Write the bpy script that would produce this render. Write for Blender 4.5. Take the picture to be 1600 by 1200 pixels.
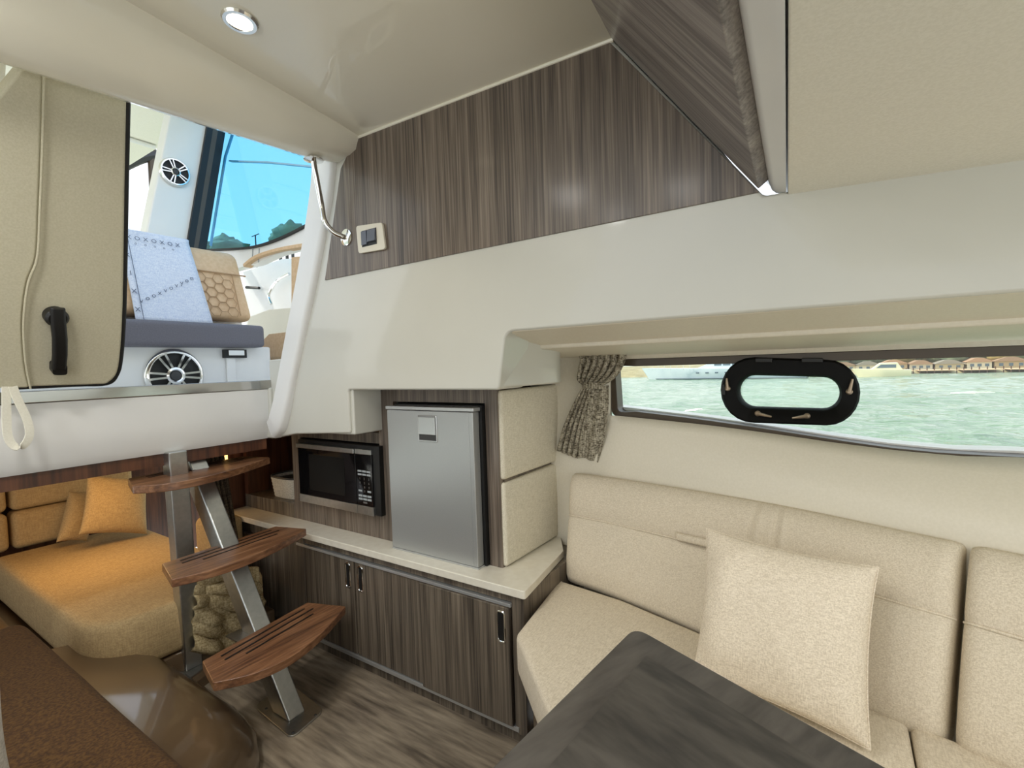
import bpy, bmesh, math, random
from mathutils import Vector, Matrix, noise
random.seed(7)
V = Vector
for o in list(bpy.data.objects): bpy.data.objects.remove(o)
SC = bpy.context.scene
COL = SC.collection

# ---------------------------------------------------------------- camera
CH = 1.12                                    # eye height above the cabin sole datum
FPX = 762.04
def cam_axes(y, p, r):
    cy, sy, cp, sp, cr, sr = math.cos(y), math.sin(y), math.cos(p), math.sin(p), math.cos(r), math.sin(r)
    f = V((cy*cp, sy*cp, sp)); rt = V((sy, -cy, 0)); u = rt.cross(f)
    return rt*cr + u*sr, -rt*sr + u*cr, f
RT, UP, FW = cam_axes(.580006596, -.0385198767, -.0327128708)
CP = V((0, 0, CH))
cd = bpy.data.cameras.new('camera'); cam = bpy.data.objects.new('camera', cd); COL.objects.link(cam)
cd.sensor_width = 36; cd.lens = FPX/1600*36; cd.clip_start = .02; cd.clip_end = 3000
cam.matrix_world = Matrix(((RT.x, UP.x, -FW.x, 0), (RT.y, UP.y, -FW.y, 0), (RT.z, UP.z, -FW.z, CH), (0, 0, 0, 1)))
SC.camera = cam
# survey helpers: the point of a real plane of the boat that was measured at this spot of the photograph
def ray(x, y): return RT*((x-800)/FPX) + UP*(-(y-600)/FPX) + FW
def PX(x, y, v): r = ray(x, y); return CP + r*(v/r.x)
def PY(x, y, v): r = ray(x, y); return CP + r*(v/r.y)
def PZ(x, y, v): r = ray(x, y); return CP + r*((v-CH)/r.z)
def PN(x, y, n, c): r = ray(x, y); n = V(n); return CP + r*((c - n.dot(CP))/n.dot(r))

# ---------------------------------------------------------------- world, sun, exposure
SC.view_settings.view_transform = 'Standard'; SC.view_settings.look = 'None'
SC.view_settings.exposure = 0.68; SC.view_settings.gamma = 1; SC.view_settings.use_curve_mapping = False
W = bpy.data.worlds.new('sky'); SC.world = W; W.use_nodes = True
nt = W.node_tree; nt.nodes.clear()
tc = nt.nodes.new('ShaderNodeTexCoord'); sep = nt.nodes.new('ShaderNodeSeparateXYZ')
nt.links.new(tc.outputs['Generated'], sep.inputs[0])
rmp = nt.nodes.new('ShaderNodeValToRGB'); nt.links.new(sep.outputs['Z'], rmp.inputs[0])
cr = rmp.color_ramp; cr.elements[0].position = 0; cr.elements[0].color = (.93, .95, .93, 1)
cr.elements[1].position = .8; cr.elements[1].color = (.52, .66, .86, 1)
e = cr.elements.new(.2); e.color = (.82, .88, .94, 1)
nz = nt.nodes.new('ShaderNodeTexNoise'); nz.inputs['Scale'].default_value = 2.2; nz.inputs['Detail'].default_value = 6
mp = nt.nodes.new('ShaderNodeMapping'); mp.inputs['Scale'].default_value = (1, 1, 3)
nt.links.new(tc.outputs['Generated'], mp.inputs[0]); nt.links.new(mp.outputs[0], nz.inputs[0])
r2 = nt.nodes.new('ShaderNodeValToRGB'); r2.color_ramp.elements[0].position = .5; r2.color_ramp.elements[1].position = .75
nt.links.new(nz.outputs['Fac'], r2.inputs[0])
mx = nt.nodes.new('ShaderNodeMix'); mx.data_type = 'RGBA'; nt.links.new(r2.outputs[0], mx.inputs[0])
nt.links.new(rmp.outputs[0], mx.inputs[6]); mx.inputs[7].default_value = (.95, .96, .97, 1)
bg = nt.nodes.new('ShaderNodeBackground'); bg.inputs[1].default_value = 1.05
ou = nt.nodes.new('ShaderNodeOutputWorld'); nt.links.new(mx.outputs[2], bg.inputs[0]); nt.links.new(bg.outputs[0], ou.inputs[0])
LE = 9          # power of each fill downlight added behind the camera
def light(name, kind, loc, energy, color, size=.1, direction=None, shape=None):
    l = bpy.data.lights.new(name, kind); l.energy = energy; l.color = color
    if kind == 'AREA':
        l.size = size
        if shape: l.shape = 'RECTANGLE'; l.size_y = shape
    elif kind == 'SUN': l.angle = size
    else: l.shadow_soft_size = size
    o = bpy.data.objects.new(name, l); COL.objects.link(o); o.location = loc
    if direction: o.rotation_euler = V(direction).to_track_quat('-Z', 'Y').to_euler()
    return o
light('sun', 'SUN', (0, 0, 30), 3.0, (1, .93, .82), .01, (.16, -.70, -.66))

# ---------------------------------------------------------------- materials
def srgb(r, g, b):
    f = lambda c: (c/255/12.92) if c <= 10 else ((c/255+.055)/1.055)**2.4
    return (f(r), f(g), f(b), 1)
def base(name, col, rough=.5, metal=0, coat=0, coat_r=.05, spec=.5):
    m = bpy.data.materials.new(name); m.use_nodes = True
    b = m.node_tree.nodes['Principled BSDF']
    b.inputs['Base Color'].default_value = col; b.inputs['Roughness'].default_value = rough
    b.inputs['Metallic'].default_value = metal; b.inputs['Coat Weight'].default_value = coat
    b.inputs['Coat Roughness'].default_value = coat_r; b.inputs['Specular IOR Level'].default_value = spec
    return m
def N(m, t): return m.node_tree.nodes.new('ShaderNode'+t)
def L(m, a, b): m.node_tree.links.new(a, b)
def frame_coords(m, frame, scale):
    """object coordinates in an own axis frame, each axis with its own scale"""
    tcn = N(m, 'TexCoord'); comb = N(m, 'CombineXYZ')
    for i in range(3):
        d = N(m, 'VectorMath'); d.operation = 'DOT_PRODUCT'; L(m, tcn.outputs['Object'], d.inputs[0])
        d.inputs[1].default_value = V(frame[i])*scale[i]; L(m, d.outputs['Value'], comb.inputs[i])
    return comb.outputs[0]
AX = ((1, 0, 0), (0, 1, 0), (0, 0, 1))
def wood(name, cols, grain, fine=110, broad=14, rough=.4, coat=.2, stretch=.03, bump=.05, frame=AX):
    """cols dark, mid, light; grain = index of the frame axis the grain runs along"""
    m = base(name, cols[1], rough, 0, coat, .15); b = m.node_tree.nodes['Principled BSDF']
    def sc(s): return [s*(stretch if i == grain else 1) for i in range(3)]
    n1 = N(m, 'TexNoise'); n1.inputs['Scale'].default_value = 1; n1.inputs['Detail'].default_value = 4
    L(m, frame_coords(m, frame, sc(fine)), n1.inputs[0])
    n2 = N(m, 'TexNoise'); n2.inputs['Scale'].default_value = 1; n2.inputs['Detail'].default_value = 3; n2.inputs['Distortion'].default_value = .6
    L(m, frame_coords(m, frame, sc(broad)), n2.inputs[0])
    mm = N(m, 'Mix'); mm.inputs[0].default_value = .5
    L(m, n1.outputs['Fac'], mm.inputs[2]); L(m, n2.outputs['Fac'], mm.inputs[3])
    r = N(m, 'ValToRGB'); r.color_ramp.elements[0].position = .36; r.color_ramp.elements[0].color = cols[0]
    r.color_ramp.elements[1].position = .66; r.color_ramp.elements[1].color = cols[2]
    e = r.color_ramp.elements.new(.5); e.color = cols[1]
    L(m, mm.outputs[0], r.inputs[0]); L(m, r.outputs[0], b.inputs['Base Color'])
    bp = N(m, 'Bump'); bp.inputs['Strength'].default_value = bump; bp.inputs['Distance'].default_value = .002
    L(m, n1.outputs['Fac'], bp.inputs['Height']); L(m, bp.outputs[0], b.inputs['Normal'])
    return m
def fabric(name, c1, c2, scale=330, bump=.35, rough=.95, mott=.0):
    m = base(name, c1, rough, spec=.15); b = m.node_tree.nodes['Principled BSDF']
    ns = []
    for sc in ((1, 1, .12), (1, .12, 1), (.12, .5, 1)):
        n = N(m, 'TexNoise'); n.inputs['Scale'].default_value = 1; n.inputs['Detail'].default_value = 1.5
        L(m, frame_coords(m, AX, [scale*k for k in sc]), n.inputs[0]); ns.append(n.outputs['Fac'])
    a = N(m, 'Math'); a.operation = 'ADD'; L(m, ns[0], a.inputs[0]); L(m, ns[1], a.inputs[1])
    a2 = N(m, 'Math'); a2.operation = 'ADD'; L(m, a.outputs[0], a2.inputs[0]); L(m, ns[2], a2.inputs[1])
    dv = N(m, 'Math'); dv.operation = 'DIVIDE'; dv.inputs[1].default_value = 3; L(m, a2.outputs[0], dv.inputs[0])
    r = N(m, 'ValToRGB'); r.color_ramp.elements[0].position = .4; r.color_ramp.elements[0].color = c1
    r.color_ramp.elements[1].position = .6; r.color_ramp.elements[1].color = c2
    L(m, dv.outputs[0], r.inputs[0]); L(m, r.outputs[0], b.inputs['Base Color'])
    bp = N(m, 'Bump'); bp.inputs['Strength'].default_value = bump; bp.inputs['Distance'].default_value = .0015
    L(m, dv.outputs[0], bp.inputs['Height']); L(m, bp.outputs[0], b.inputs['Normal'])
    return m
def mottled(name, c1, c2, scale, rough=.5, coat=0, bump=0, metal=0, coat_r=.05, stretch=(1, 1, 1), detail=4):
    m = base(name, c1, rough, metal, coat, coat_r); b = m.node_tree.nodes['Principled BSDF']
    n = N(m, 'TexNoise'); n.inputs['Scale'].default_value = 1; n.inputs['Detail'].default_value = detail
    L(m, frame_coords(m, AX, [scale*k for k in stretch]), n.inputs[0])
    r = N(m, 'ValToRGB'); r.color_ramp.elements[0].position = .38; r.color_ramp.elements[0].color = c1
    r.color_ramp.elements[1].position = .64; r.color_ramp.elements[1].color = c2
    L(m, n.outputs['Fac'], r.inputs[0]); L(m, r.outputs[0], b.inputs['Base Color'])
    if bump:
        bp = N(m, 'Bump'); bp.inputs['Strength'].default_value = bump; bp.inputs['Distance'].default_value = .003
        L(m, n.outputs['Fac'], bp.inputs['Height']); L(m, bp.outputs[0], b.inputs['Normal'])
    return m
def emis(name, col, s):
    m = base(name, col); b = m.node_tree.nodes['Principled BSDF']
    b.inputs['Emission Color'].default_value = col; b.inputs['Emission Strength'].default_value = s
    return m
SLD = V((0, .321, .422)).normalized()          # direction up the sloping overhead board
SLA = V((-1, -.037, .09)).normalized()
SLN = SLD.cross(SLA).normalized()
GEL = mottled('gelcoat_cream', srgb(206, 205, 195), srgb(209, 208, 198), 3, .32, .6, 0, 0, .06)
GELC = mottled('gelcoat_ceiling', srgb(246, 242, 224), srgb(248, 244, 227), 3, .3, 1, 0, 0, .03)
HEAD = mottled('headliner_vinyl', srgb(234, 231, 216), srgb(240, 237, 223), 220, .75, 0, .15)
DOORV = mottled('door_vinyl', srgb(204, 198, 172), srgb(212, 206, 182), 220, .75, 0, .15)
HULL = mottled('hull_liner_cream', srgb(228, 221, 203), srgb(232, 225, 208), 160, .6, .15, .08, 0, .3)
WHITE = mottled('white_moulding', srgb(232, 232, 230), srgb(236, 236, 233), 4, .35, .4, 0, 0, .1)
LAMV = wood('grey_laminate', (srgb(66, 57, 50), srgb(107, 95, 84), srgb(144, 131, 117)), 2, 200, 42, .38, .25, .02)
LAMS = wood('grey_laminate_sheen', (srgb(106, 100, 98), srgb(140, 133, 129), srgb(168, 161, 155)), 0, 160, 30, .38, .35, .025, .05, (SLD, SLA, SLN))  # lighter than the wall laminate: the board's reflection is put into the colour
LAMD = wood('grey_laminate_base', (srgb(62, 55, 48), srgb(100, 90, 78), srgb(134, 122, 106)), 2, 170, 36, .4, .2, .02)
FLOORM = wood('floor_planks', (srgb(82, 72, 62), srgb(132, 120, 104), srgb(170, 156, 136)), 1, 60, 7, .5, .1, .12)
TBL = wood('table_charcoal', (srgb(50, 47, 44), srgb(68, 64, 59), srgb(84, 79, 73)), 1, 60, 16, .48, .1, .25, .12, (V((.93, -.36, 0)).normalized(), V((.36, .93, 0)).normalized(), (0, 0, 1)))
TBLB = wood('table_border', (srgb(60, 56, 52), srgb(78, 73, 68), srgb(92, 87, 81)), 0, 60, 16, .48, .1, .25, .12, (V((.93, -.36, 0)).normalized(), V((.36, .93, 0)).normalized(), (0, 0, 1)))
TEAK = wood('teak', (srgb(84, 54, 36), srgb(124, 84, 56), srgb(160, 116, 82)), 0, 120, 22, .4, .3, .08)
MAHO = wood('mahogany', (srgb(54, 28, 16), srgb(84, 48, 28), srgb(108, 66, 40)), 2, 80, 20, .4, .2, .06)
LINEN = fabric('linen_beige', srgb(206, 193, 171), srgb(232, 221, 201), 620)
LINENP = fabric('linen_pillow', srgb(212, 198, 176), srgb(242, 230, 210), 520, .45)
PADF = fabric('linen_pad', srgb(210, 202, 180), srgb(234, 227, 208), 520)
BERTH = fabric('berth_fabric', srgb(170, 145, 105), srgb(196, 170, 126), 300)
CARPET = mottled('brown_velour', srgb(60, 36, 10), srgb(88, 60, 22), 160, .95, 0, .4)
CURT = fabric('curtain_tweed', srgb(84, 76, 62), srgb(196, 188, 168), 260, .4)
CURTD = fabric('curtain_dark', srgb(50, 42, 34), srgb(96, 84, 68), 240, .4)
STEEL = mottled('brushed_steel', (.50, .51, .49, 1), (.56, .56, .54, 1), 60, .36, 0, 0, 1)
CHROME = base('chrome', (.8, .8, .78, 1), .08, 1)
SILVER = mottled('silver_paint', srgb(176, 178, 178), srgb(182, 184, 183), 400, .38, .3, 0, .55, .2)
SILV2 = base('silver_trim', srgb(196, 198, 198), .3, .6)
BLACK = base('black_plastic', (.006, .006, .006, 1), .45)
BGLASS = base('black_glass', (.004, .004, .005, 1), .08, 0, .5)
RUBBER = base('black_rubber', (.01, .01, .01, 1), .6)
COUNTER = mottled('counter_white', srgb(228, 222, 206), srgb(234, 229, 214), 40, .3, .3)
BROWNG = mottled('brown_gelcoat', srgb(100, 80, 58), srgb(106, 86, 62), 4, .3, .9, 0, 0, .06)
BRONZE = base('bronze_frame', srgb(78, 66, 52), .45, 0, .15)
GREYV = mottled('grey_vinyl', srgb(98, 96, 104), srgb(106, 104, 112), 200, .55, 0, .1)
TANV = mottled('tan_vinyl', srgb(214, 180, 140), srgb(222, 190, 152), 60, .6, 0, .05)
TOWELM = fabric('towel_blue_white', srgb(196, 206, 226), srgb(226, 232, 242), 300, .5)
DKGREY = base('dark_grey', srgb(60, 60, 60), .5)
GREYB = base('button_grey', srgb(170, 176, 178), .5)
GREYD = base('button_dim', srgb(108, 104, 100), .5)
IVORY = base('switch_ivory', srgb(228, 222, 204), .35, 0, .2)
SWGREY = base('switch_grey', srgb(92, 98, 112), .3)
BASKM = mottled('white_wicker', srgb(190, 184, 168), srgb(222, 216, 202), 90, .7, 0, .6, 0, .1, (1, 1, 4))
THROWM = fabric('throw_fabric', srgb(150, 130, 92), srgb(206, 188, 148), 200, .5)
GLASS = bpy.data.materials.new('window_glass'); GLASS.use_nodes = True
def glassmat(m, tint, refl=.06):
    t = m.node_tree; t.nodes.clear(); o = t.nodes.new('ShaderNodeOutputMaterial')
    a = t.nodes.new('ShaderNodeBsdfTransparent'); a.inputs[0].default_value = tint
    g = t.nodes.new('ShaderNodeBsdfGlossy'); g.inputs['Roughness'].default_value = .02
    x = t.nodes.new('ShaderNodeMixShader'); x.inputs[0].default_value = refl
    t.links.new(a.outputs[0], x.inputs[1]); t.links.new(g.outputs[0], x.inputs[2]); t.links.new(x.outputs[0], o.inputs[0])
glassmat(GLASS, (.93, .97, .94, 1))
BLUEG = bpy.data.materials.new('blue_tinted_glass'); BLUEG.use_nodes = True; glassmat(BLUEG, (.46, .78, .95, 1), .05)

# ---------------------------------------------------------------- object helpers
def mesh_obj(name, verts, faces, m, parent=None, smooth=35, bevel=0, seg=2, sub=0, mats=None, fmat=None):
    me = bpy.data.meshes.new(name)
    bm = bmesh.new(); vs = [bm.verts.new(v) for v in verts]
    for i, f in enumerate(faces):
        try:
            ff = bm.faces.new([vs[k] for k in f])
            if fmat: ff.material_index = fmat[i]
        except ValueError: pass
    bmesh.ops.remove_doubles(bm, verts=bm.verts, dist=1e-5)
    bmesh.ops.recalc_face_normals(bm, faces=bm.faces)
    bm.to_mesh(me); bm.free()
    for k in (mats or [m]): me.materials.append(k)
    o = bpy.data.objects.new(name, me); COL.objects.link(o)
    if smooth:
        me.shade_smooth()
        try: me.set_sharp_from_angle(angle=math.radians(smooth))
        except Exception: pass
    if bevel:
        b = o.modifiers.new('bevel', 'BEVEL'); b.width = bevel; b.segments = seg; b.limit_method = 'ANGLE'
        b.angle_limit = math.radians(30); b.harden_normals = True
    if sub:
        s = o.modifiers.new('sub', 'SUBSURF'); s.levels = sub; s.render_levels = sub
    if parent: attach(o, parent)
    return o
def attach(o, parent):
    o.parent = parent
    l = parent.location if parent.type == 'EMPTY' else V((0, 0, 0))
    o.matrix_parent_inverse = Matrix.Translation(-l)
def tag(o, label, cat, group=None, kind=None):
    o['label'] = label; o['category'] = cat
    if group: o['group'] = group
    if kind: o['kind'] = kind
    return o
def thing(name, label, cat, loc=(0, 0, 0), group=None):
    o = bpy.data.objects.new(name, None); COL.objects.link(o); o.location = loc; o.empty_display_size = .05
    return tag(o, label, cat, group)
def struct(o, label=None, cat=None):
    o['kind'] = 'structure'
    if label: o['label'] = label; o['category'] = cat
    return o
class G:
    def __init__(s): s.v = []; s.f = []
    def add(s, vs, fs):
        n = len(s.v); s.v += [V(v) for v in vs]; s.f += [tuple(i+n for i in f) for f in fs]; return s
    def box(s, a, b):
        x0, y0, z0 = a; x1, y1, z1 = b
        return s.add([(x0,y0,z0),(x1,y0,z0),(x1,y1,z0),(x0,y1,z0),(x0,y0,z1),(x1,y0,z1),(x1,y1,z1),(x0,y1,z1)],
                     [(0,3,2,1),(4,5,6,7),(0,1,5,4),(1,2,6,5),(2,3,7,6),(3,0,4,7)])
    def prism(s, poly, off):
        n = len(poly); off = V(off); p = [V(q) for q in poly]
        fs = [tuple(range(n)), tuple(range(2*n-1, n-1, -1))]
        for i in range(n): j = (i+1) % n; fs.append((i, j, j+n, i+n))
        return s.add(p+[q+off for q in p], fs)
    def loft(s, rows, closed=True, caps=True):
        n = len(rows[0]); vs = [q for r in rows for q in r]; fs = []
        for a in range(len(rows)-1):
            for i in range(n if closed else n-1):
                j = (i+1) % n; fs.append((a*n+i, a*n+j, (a+1)*n+j, (a+1)*n+i))
        if caps and closed:
            fs.append(tuple(range(n-1, -1, -1))); b = (len(rows)-1)*n; fs.append(tuple(range(b, b+n)))
        return s.add(vs, fs)
    def tube(s, path, r, n=10, closed=False):
        path = [V(p) for p in path]; rows = []; prev = None
        for i, p in enumerate(path):
            if closed: t = path[(i+1) % len(path)]-path[i-1]
            else: t = path[min(i+1, len(path)-1)]-path[max(i-1, 0)]
            t.normalize()
            if prev is None:
                a = t.orthogonal().normalized()
            else:
                a = (prev-t*prev.dot(t))
                a = a.normalized() if a.length > 1e-6 else t.orthogonal().normalized()
            prev = a; b = t.cross(a); rr = r[i] if isinstance(r, (list, tuple)) else r
            rows.append([p+(a*math.cos(2*math.pi*k/n)+b*math.sin(2*math.pi*k/n))*rr for k in range(n)])
        if closed: rows.append(rows[0]); return s.loft(rows, True, False)
        return s.loft(rows)
    def bar(s, path, w, h, up=(0, 0, 1)):
        """rectangular section swept on a path: w across, h along up"""
        path = [V(p) for p in path]; rows = []; up = V(up).normalized()
        for i, p in enumerate(path):
            t = (path[min(i+1, len(path)-1)]-path[max(i-1, 0)]).normalized()
            a = t.cross(up).normalized(); b = a.cross(t).normalized()
            rows.append([p+a*w/2+b*h/2, p-a*w/2+b*h/2, p-a*w/2-b*h/2, p+a*w/2-b*h/2])
        return s.loft(rows)
    def lathe(s, c, axis, prof, n=32, ring=False):
        """prof: (radius, distance along axis)"""
        c = V(c); t = V(axis).normalized(); a = t.orthogonal().normalized(); b = t.cross(a)
        rows = [[c+t*h+(a*math.cos(2*math.pi*k/n)+b*math.sin(2*math.pi*k/n))*max(r, 1e-5) for k in range(n)] for r, h in prof]
        if ring: rows.append(rows[0])
        return s.loft(rows, True, not ring)
    def obj(s, name, m, parent=None, **k): return mesh_obj(name, s.v, s.f, m, parent, **k)
def rpoly(pts, r, n=5):
    """round the corners of a 3D polygon"""
    out = []; P = [V(p) for p in pts]; k = len(P)
    for i in range(k):
        rr = r[i] if isinstance(r, (list, tuple)) else r
        if rr <= 0: out.append(P[i]); continue
        a = (P[i-1]-P[i]); b = (P[(i+1) % k]-P[i]); d = min(rr, a.length*.48, b.length*.48)
        p0 = P[i]+a.normalized()*d; p1 = P[i]+b.normalized()*d
        for j in range(n+1):
            t = j/n; out.append(p0*(1-t)**2+P[i]*2*t*(1-t)+p1*t*t)
    return out
def smoothpath(pts, n=8):
    P = [V(p) for p in pts]; out = []
    for i in range(len(P)-1):
        p0 = P[max(i-1, 0)]; p1 = P[i]; p2 = P[i+1]; p3 = P[min(i+2, len(P)-1)]
        for j in range(n):
            t = j/n
            out.append(.5*((2*p1)+(p2-p0)*t+(2*p0-5*p1+4*p2-p3)*t*t+(3*p1-p0-3*p2+p3)*t**3))
    out.append(P[-1]); return out
def softhex(c, r, bulge=(0, 0, 0), n=12, wob=0, seed=0):
    """rounded, slightly bulged box warped onto eight corners c[ix][iy][iz]; returns G"""
    C = [[[V(c[i][j][k]) for k in (0, 1)] for j in (0, 1)] for i in (0, 1)]
    d = [0, 0, 0]
    d[0] = sum((C[1][j][k]-C[0][j][k]).length for j in (0, 1) for k in (0, 1))/4
    d[1] = sum((C[i][1][k]-C[i][0][k]).length for i in (0, 1) for k in (0, 1))/4
    d[2] = sum((C[i][j][1]-C[i][j][0]).length for i in (0, 1) for j in (0, 1))/4
    def stops(D):
        h = D/2; rr = min(r, h*.98)
        e = [-h+rr*(1-math.cos(a*math.pi/8))*1.0 for a in range(0, 4)]
        e = [-h, -h+rr*.2, -h+rr*.45, -h+rr*.72]
        m = [(-h+rr)+(2*h-2*rr)*q/n for q in range(n+1)]
        return e+m+[-q for q in reversed(e)]
    S = [stops(D) for D in d]
    g = G()
    def pt(p):
        q = [max(-(d[i]/2-min(r, d[i]*.49)), min(d[i]/2-min(r, d[i]*.49), p[i])) for i in range(3)]
        dv = V([p[i]-q[i] for i in range(3)])
        if dv.length > 1e-9: dv = dv.normalized()*r
        dv = V([math.copysign(min(abs(dv[i]), d[i]*.49 if d[i]*.49 < r else abs(dv[i])), dv[i]) for i in range(3)])
        w = V(q)+dv; u = [w[i]/d[i]*2 for i in range(3)]
        for i in range(3):
            j, k = [(1, 2), (0, 2), (0, 1)][i]
            w[i] += bulge[i]*u[i]*max(0, 1-u[j]**2)**.7*max(0, 1-u[k]**2)**.7
        u = [w[i]/d[i]+.5 for i in range(3)]
        P = V((0, 0, 0))
        for i in (0, 1):
            for j in (0, 1):
                for k in (0, 1):
                    P += C[i][j][k]*((u[0] if i else 1-u[0])*(u[1] if j else 1-u[1])*(u[2] if k else 1-u[2]))
        if wob:
            nv = noise.noise_vector(P*7+V((seed, 0, 0)))*wob+noise.noise_vector(P*19+V((seed, 0, 0)))*wob*.35; P += nv
        return P
    for ax in range(3):
        a, b = [(1, 2), (0, 2), (0, 1)][ax]
        for sgn in (-1, 1):
            A, B = S[a], S[b]; vs = []
            for x in A:
                for y in B:
                    p = [0, 0, 0]; p[ax] = sgn*d[ax]/2; p[a] = x; p[b] = y; vs.append(pt(p))
            nb = len(B); g.add(vs, [(i*nb+j, (i+1)*nb+j, (i+1)*nb+j+1, i*nb+j+1) for i in range(len(A)-1) for j in range(nb-1)])
    return g
def hexpoly(base4, h):
    """corners helper: base4 = [(x0y0),(x1y0),(x1y1),(x0y1)] bottom points, h = top offset vector or four"""
    b = [V(p) for p in base4]; t = [p+V(h) for p in b] if not isinstance(h, list) else [V(q) for q in h]
    return [[[b[0], t[0]], [b[3], t[3]]], [[b[1], t[1]], [b[2], t[2]]]]
def throw_pillow(corners, thick, n=22, seed=0, wrink=.004):
    """square cushion with pinched corners; corners go round"""
    c = [V(p) for p in corners]; nrm = (c[1]-c[0]).cross(c[3]-c[0]).normalized(); g = G()
    def P(u, v, s):
        uu = u*(1-.065*(1-v*v)); vv = v*(1-.065*(1-u*u))
        a, b = (uu+1)/2, (vv+1)/2
        p = c[0]*(1-a)*(1-b)+c[1]*a*(1-b)+c[2]*a*b+c[3]*(1-a)*b
        h = thick/2*((1-u*u)*(1-v*v))**.42
        e = min(1, ((1-abs(u))+(1-abs(v)))*4)
        w = (noise.noise(p*9+V((seed, 0, 0)))*wrink*2+noise.noise(p*26+V((0, seed, 0)))*wrink*.6)*min(1, (1-max(abs(u), abs(v)))*5)
        return p+nrm*s*(h+w)
    st = [math.sin(math.pi/2*(-1+2*i/n)) for i in range(n+1)]
    for s in (-1, 1):
        vs = [P(u, v, s) for u in st for v in st]; k = n+1
        g.add(vs, [(i*k+j, (i+1)*k+j, (i+1)*k+j+1, i*k+j+1) for i in range(n) for j in range(n)])
    edge = [P(u, -1, 0) for u in st]+[P(1, v, 0) for v in st[1:]]+[P(u, 1, 0) for u in reversed(st[:-1])]+[P(-1, v, 0) for v in reversed(st[1:-1])]
    return g, edge
def copy_tree(o, delta, parent=None):
    c = o.copy(); COL.objects.link(c)
    if parent: c.parent = parent; c.matrix_parent_inverse = o.matrix_parent_inverse.copy()
    else: c.location = o.location+V(delta)
    for ch in list(o.children): copy_tree(ch, delta, c)
    return c
XL = 1.15           # inner face of the side liner
FZ = -.045          # sole
# ================================================================ STRUCTURE
struct(G().box((-1.0, -1.6, FZ-.03), (1.32, 3.6, FZ)).obj('floor', FLOORM), 'dark grey brown wood effect cabin floor', 'floor')

# ---- right side liner (side wall) with its cutout over the galley
out = [(-1.6, 1.212), (.77, 1.216), (.80, 1.05), (1.463, 1.05), (1.463, .892), (1.80, .872), (1.93, .85), (1.99, .85), (1.93, 1.0), (1.82, 1.15),
       (1.66, 1.46), (1.50, 1.84), (1.44, 2.02), (.46, 2.02), (.44, 1.90), (.115, 1.455), (-1.6, 1.425)]
poly = rpoly([(XL, y, z) for y, z in out], [0, .03, .012, .01, .012, 0, 0, 0, 0, 0, 0, 0, 0, 0, 0, 0, 0])
struct(G().prism(poly, (.14, 0, 0)).obj('wall_right', GEL, bevel=.012, seg=3), 'cream moulded side liner above the galley and settee', 'wall')
# overhead block behind the liner, soffit over the fridge
pl = [(1.16, .80, 1.055), (1.16, 1.462, 1.055), (1.74, 1.462, 1.055), (1.74, .93, 1.055), (1.44, .745, 1.055), (1.30, .775, 1.055)]
struct(G().prism(rpoly(pl, [.0, 0, 0, 0, .05, .02]), (0, 0, .2)).obj('trim_1', GEL, bevel=.008, seg=2))
pl = [(1.16, 1.45, .885), (1.16, 1.98, .875), (1.74, 1.98, .875), (1.74, 1.45, .885)]
struct(G().prism(pl, (0, 0, .3)).obj('trim_2', GEL, bevel=.006))
struct(G().prism([(1.29, y, z) for y, z in ((-1.6, 1.2), (2.0, 1.2), (1.9, 1.3), (1.5, 2.0), (.46, 2.0), (.115, 1.46), (-1.6, 1.43))], (.6, 0, 0)).obj('trim_3', WHITE))
# stepped soffit between liner and hull window
for nm, pr in (('trim_4', [(XL+.005, 1.214), (1.35, 1.178), (1.35, 1.30), (XL+.005, 1.30)]), ('trim_5', [(1.34, 1.168), (1.72, 1.136), (1.72, 1.30), (1.34, 1.30)])):
    struct(G().prism([(x, -1.6, z) for x, z in pr], (0, 2.43 if nm == 'trim_4' else 2.50, 0)).obj(nm, HULL, bevel=.006))

# ---- hull side with the long window
def hull_x(y, z):
    t = max(0, .80-y); lo = 1.66-.084*t-.152*t*t
    k = max(0, min(1, (1.0-z)/.28)); k = k*k*(3-2*k)
    lo -= .10*max(0, .72-z)*min(1, t*2)
    return 1.69*(1-k)+lo*k
def on_hull(px, py, off=0):
    r = ray(px, py); t = 1.0
    for _ in range(60):
        p = CP+r*t; t += (hull_x(p.y, p.z)-off-p.x)/max(r.x, .3)*.8
    return CP+r*t
wtop = [on_hull(x, y) for x, y in ((985, 562), (1200, 554), (1400, 546), (1600, 537))]
wbot = [on_hull(x, y) for x, y in ((961, 650), (1100, 668), (1200, 684), (1300, 701), (1400, 716), (1500, 727), (1600, 731))]
def interp(tab, y):
    tab = sorted(tab, key=lambda p: p.y)
    if y <= tab[0].y: return tab[0].z
    for a, b in zip(tab, tab[1:]):
        if y <= b.y: return a.z+(b.z-a.z)*(y-a.y)/(b.y-a.y)
    return tab[-1].z
YW1 = wbot[0].y+.012; YW0 = -1.1
zt = lambda y: 1.128
zb = lambda y: interp(wbot, y)
g = G()
def patch(ys, za, zb_, n):
    rows = []
    for y in ys:
        a, b = za(y), zb_(y); rows.append([V((hull_x(y, a+(b-a)*k/n), y, a+(b-a)*k/n)) for k in range(n+1)])
    g.loft(rows, False, False)
ysW = [YW0+(YW1-YW0)*i/40 for i in range(41)]
ysL = [YW1+(1.0-YW1)*i/6 for i in range(7)]
ysR = [-1.6+(YW0+1.6)*i/6 for i in range(7)]
patch(ysW, lambda y: .0, zb, 30); patch(ysW, zt, lambda y: 1.25, 2)
for ys in (ysL, ysR):
    patch(ys, lambda y: .0, zb, 30); patch(ys, zb, zt, 8); patch(ys, zt, lambda y: 1.25, 2)
hull = g.obj('wall_hull', HULL, smooth=60)
hull.modifiers.new('solid', 'SOLIDIFY').thickness = -.03
hull.modifiers['solid'].offset = 1
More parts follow.
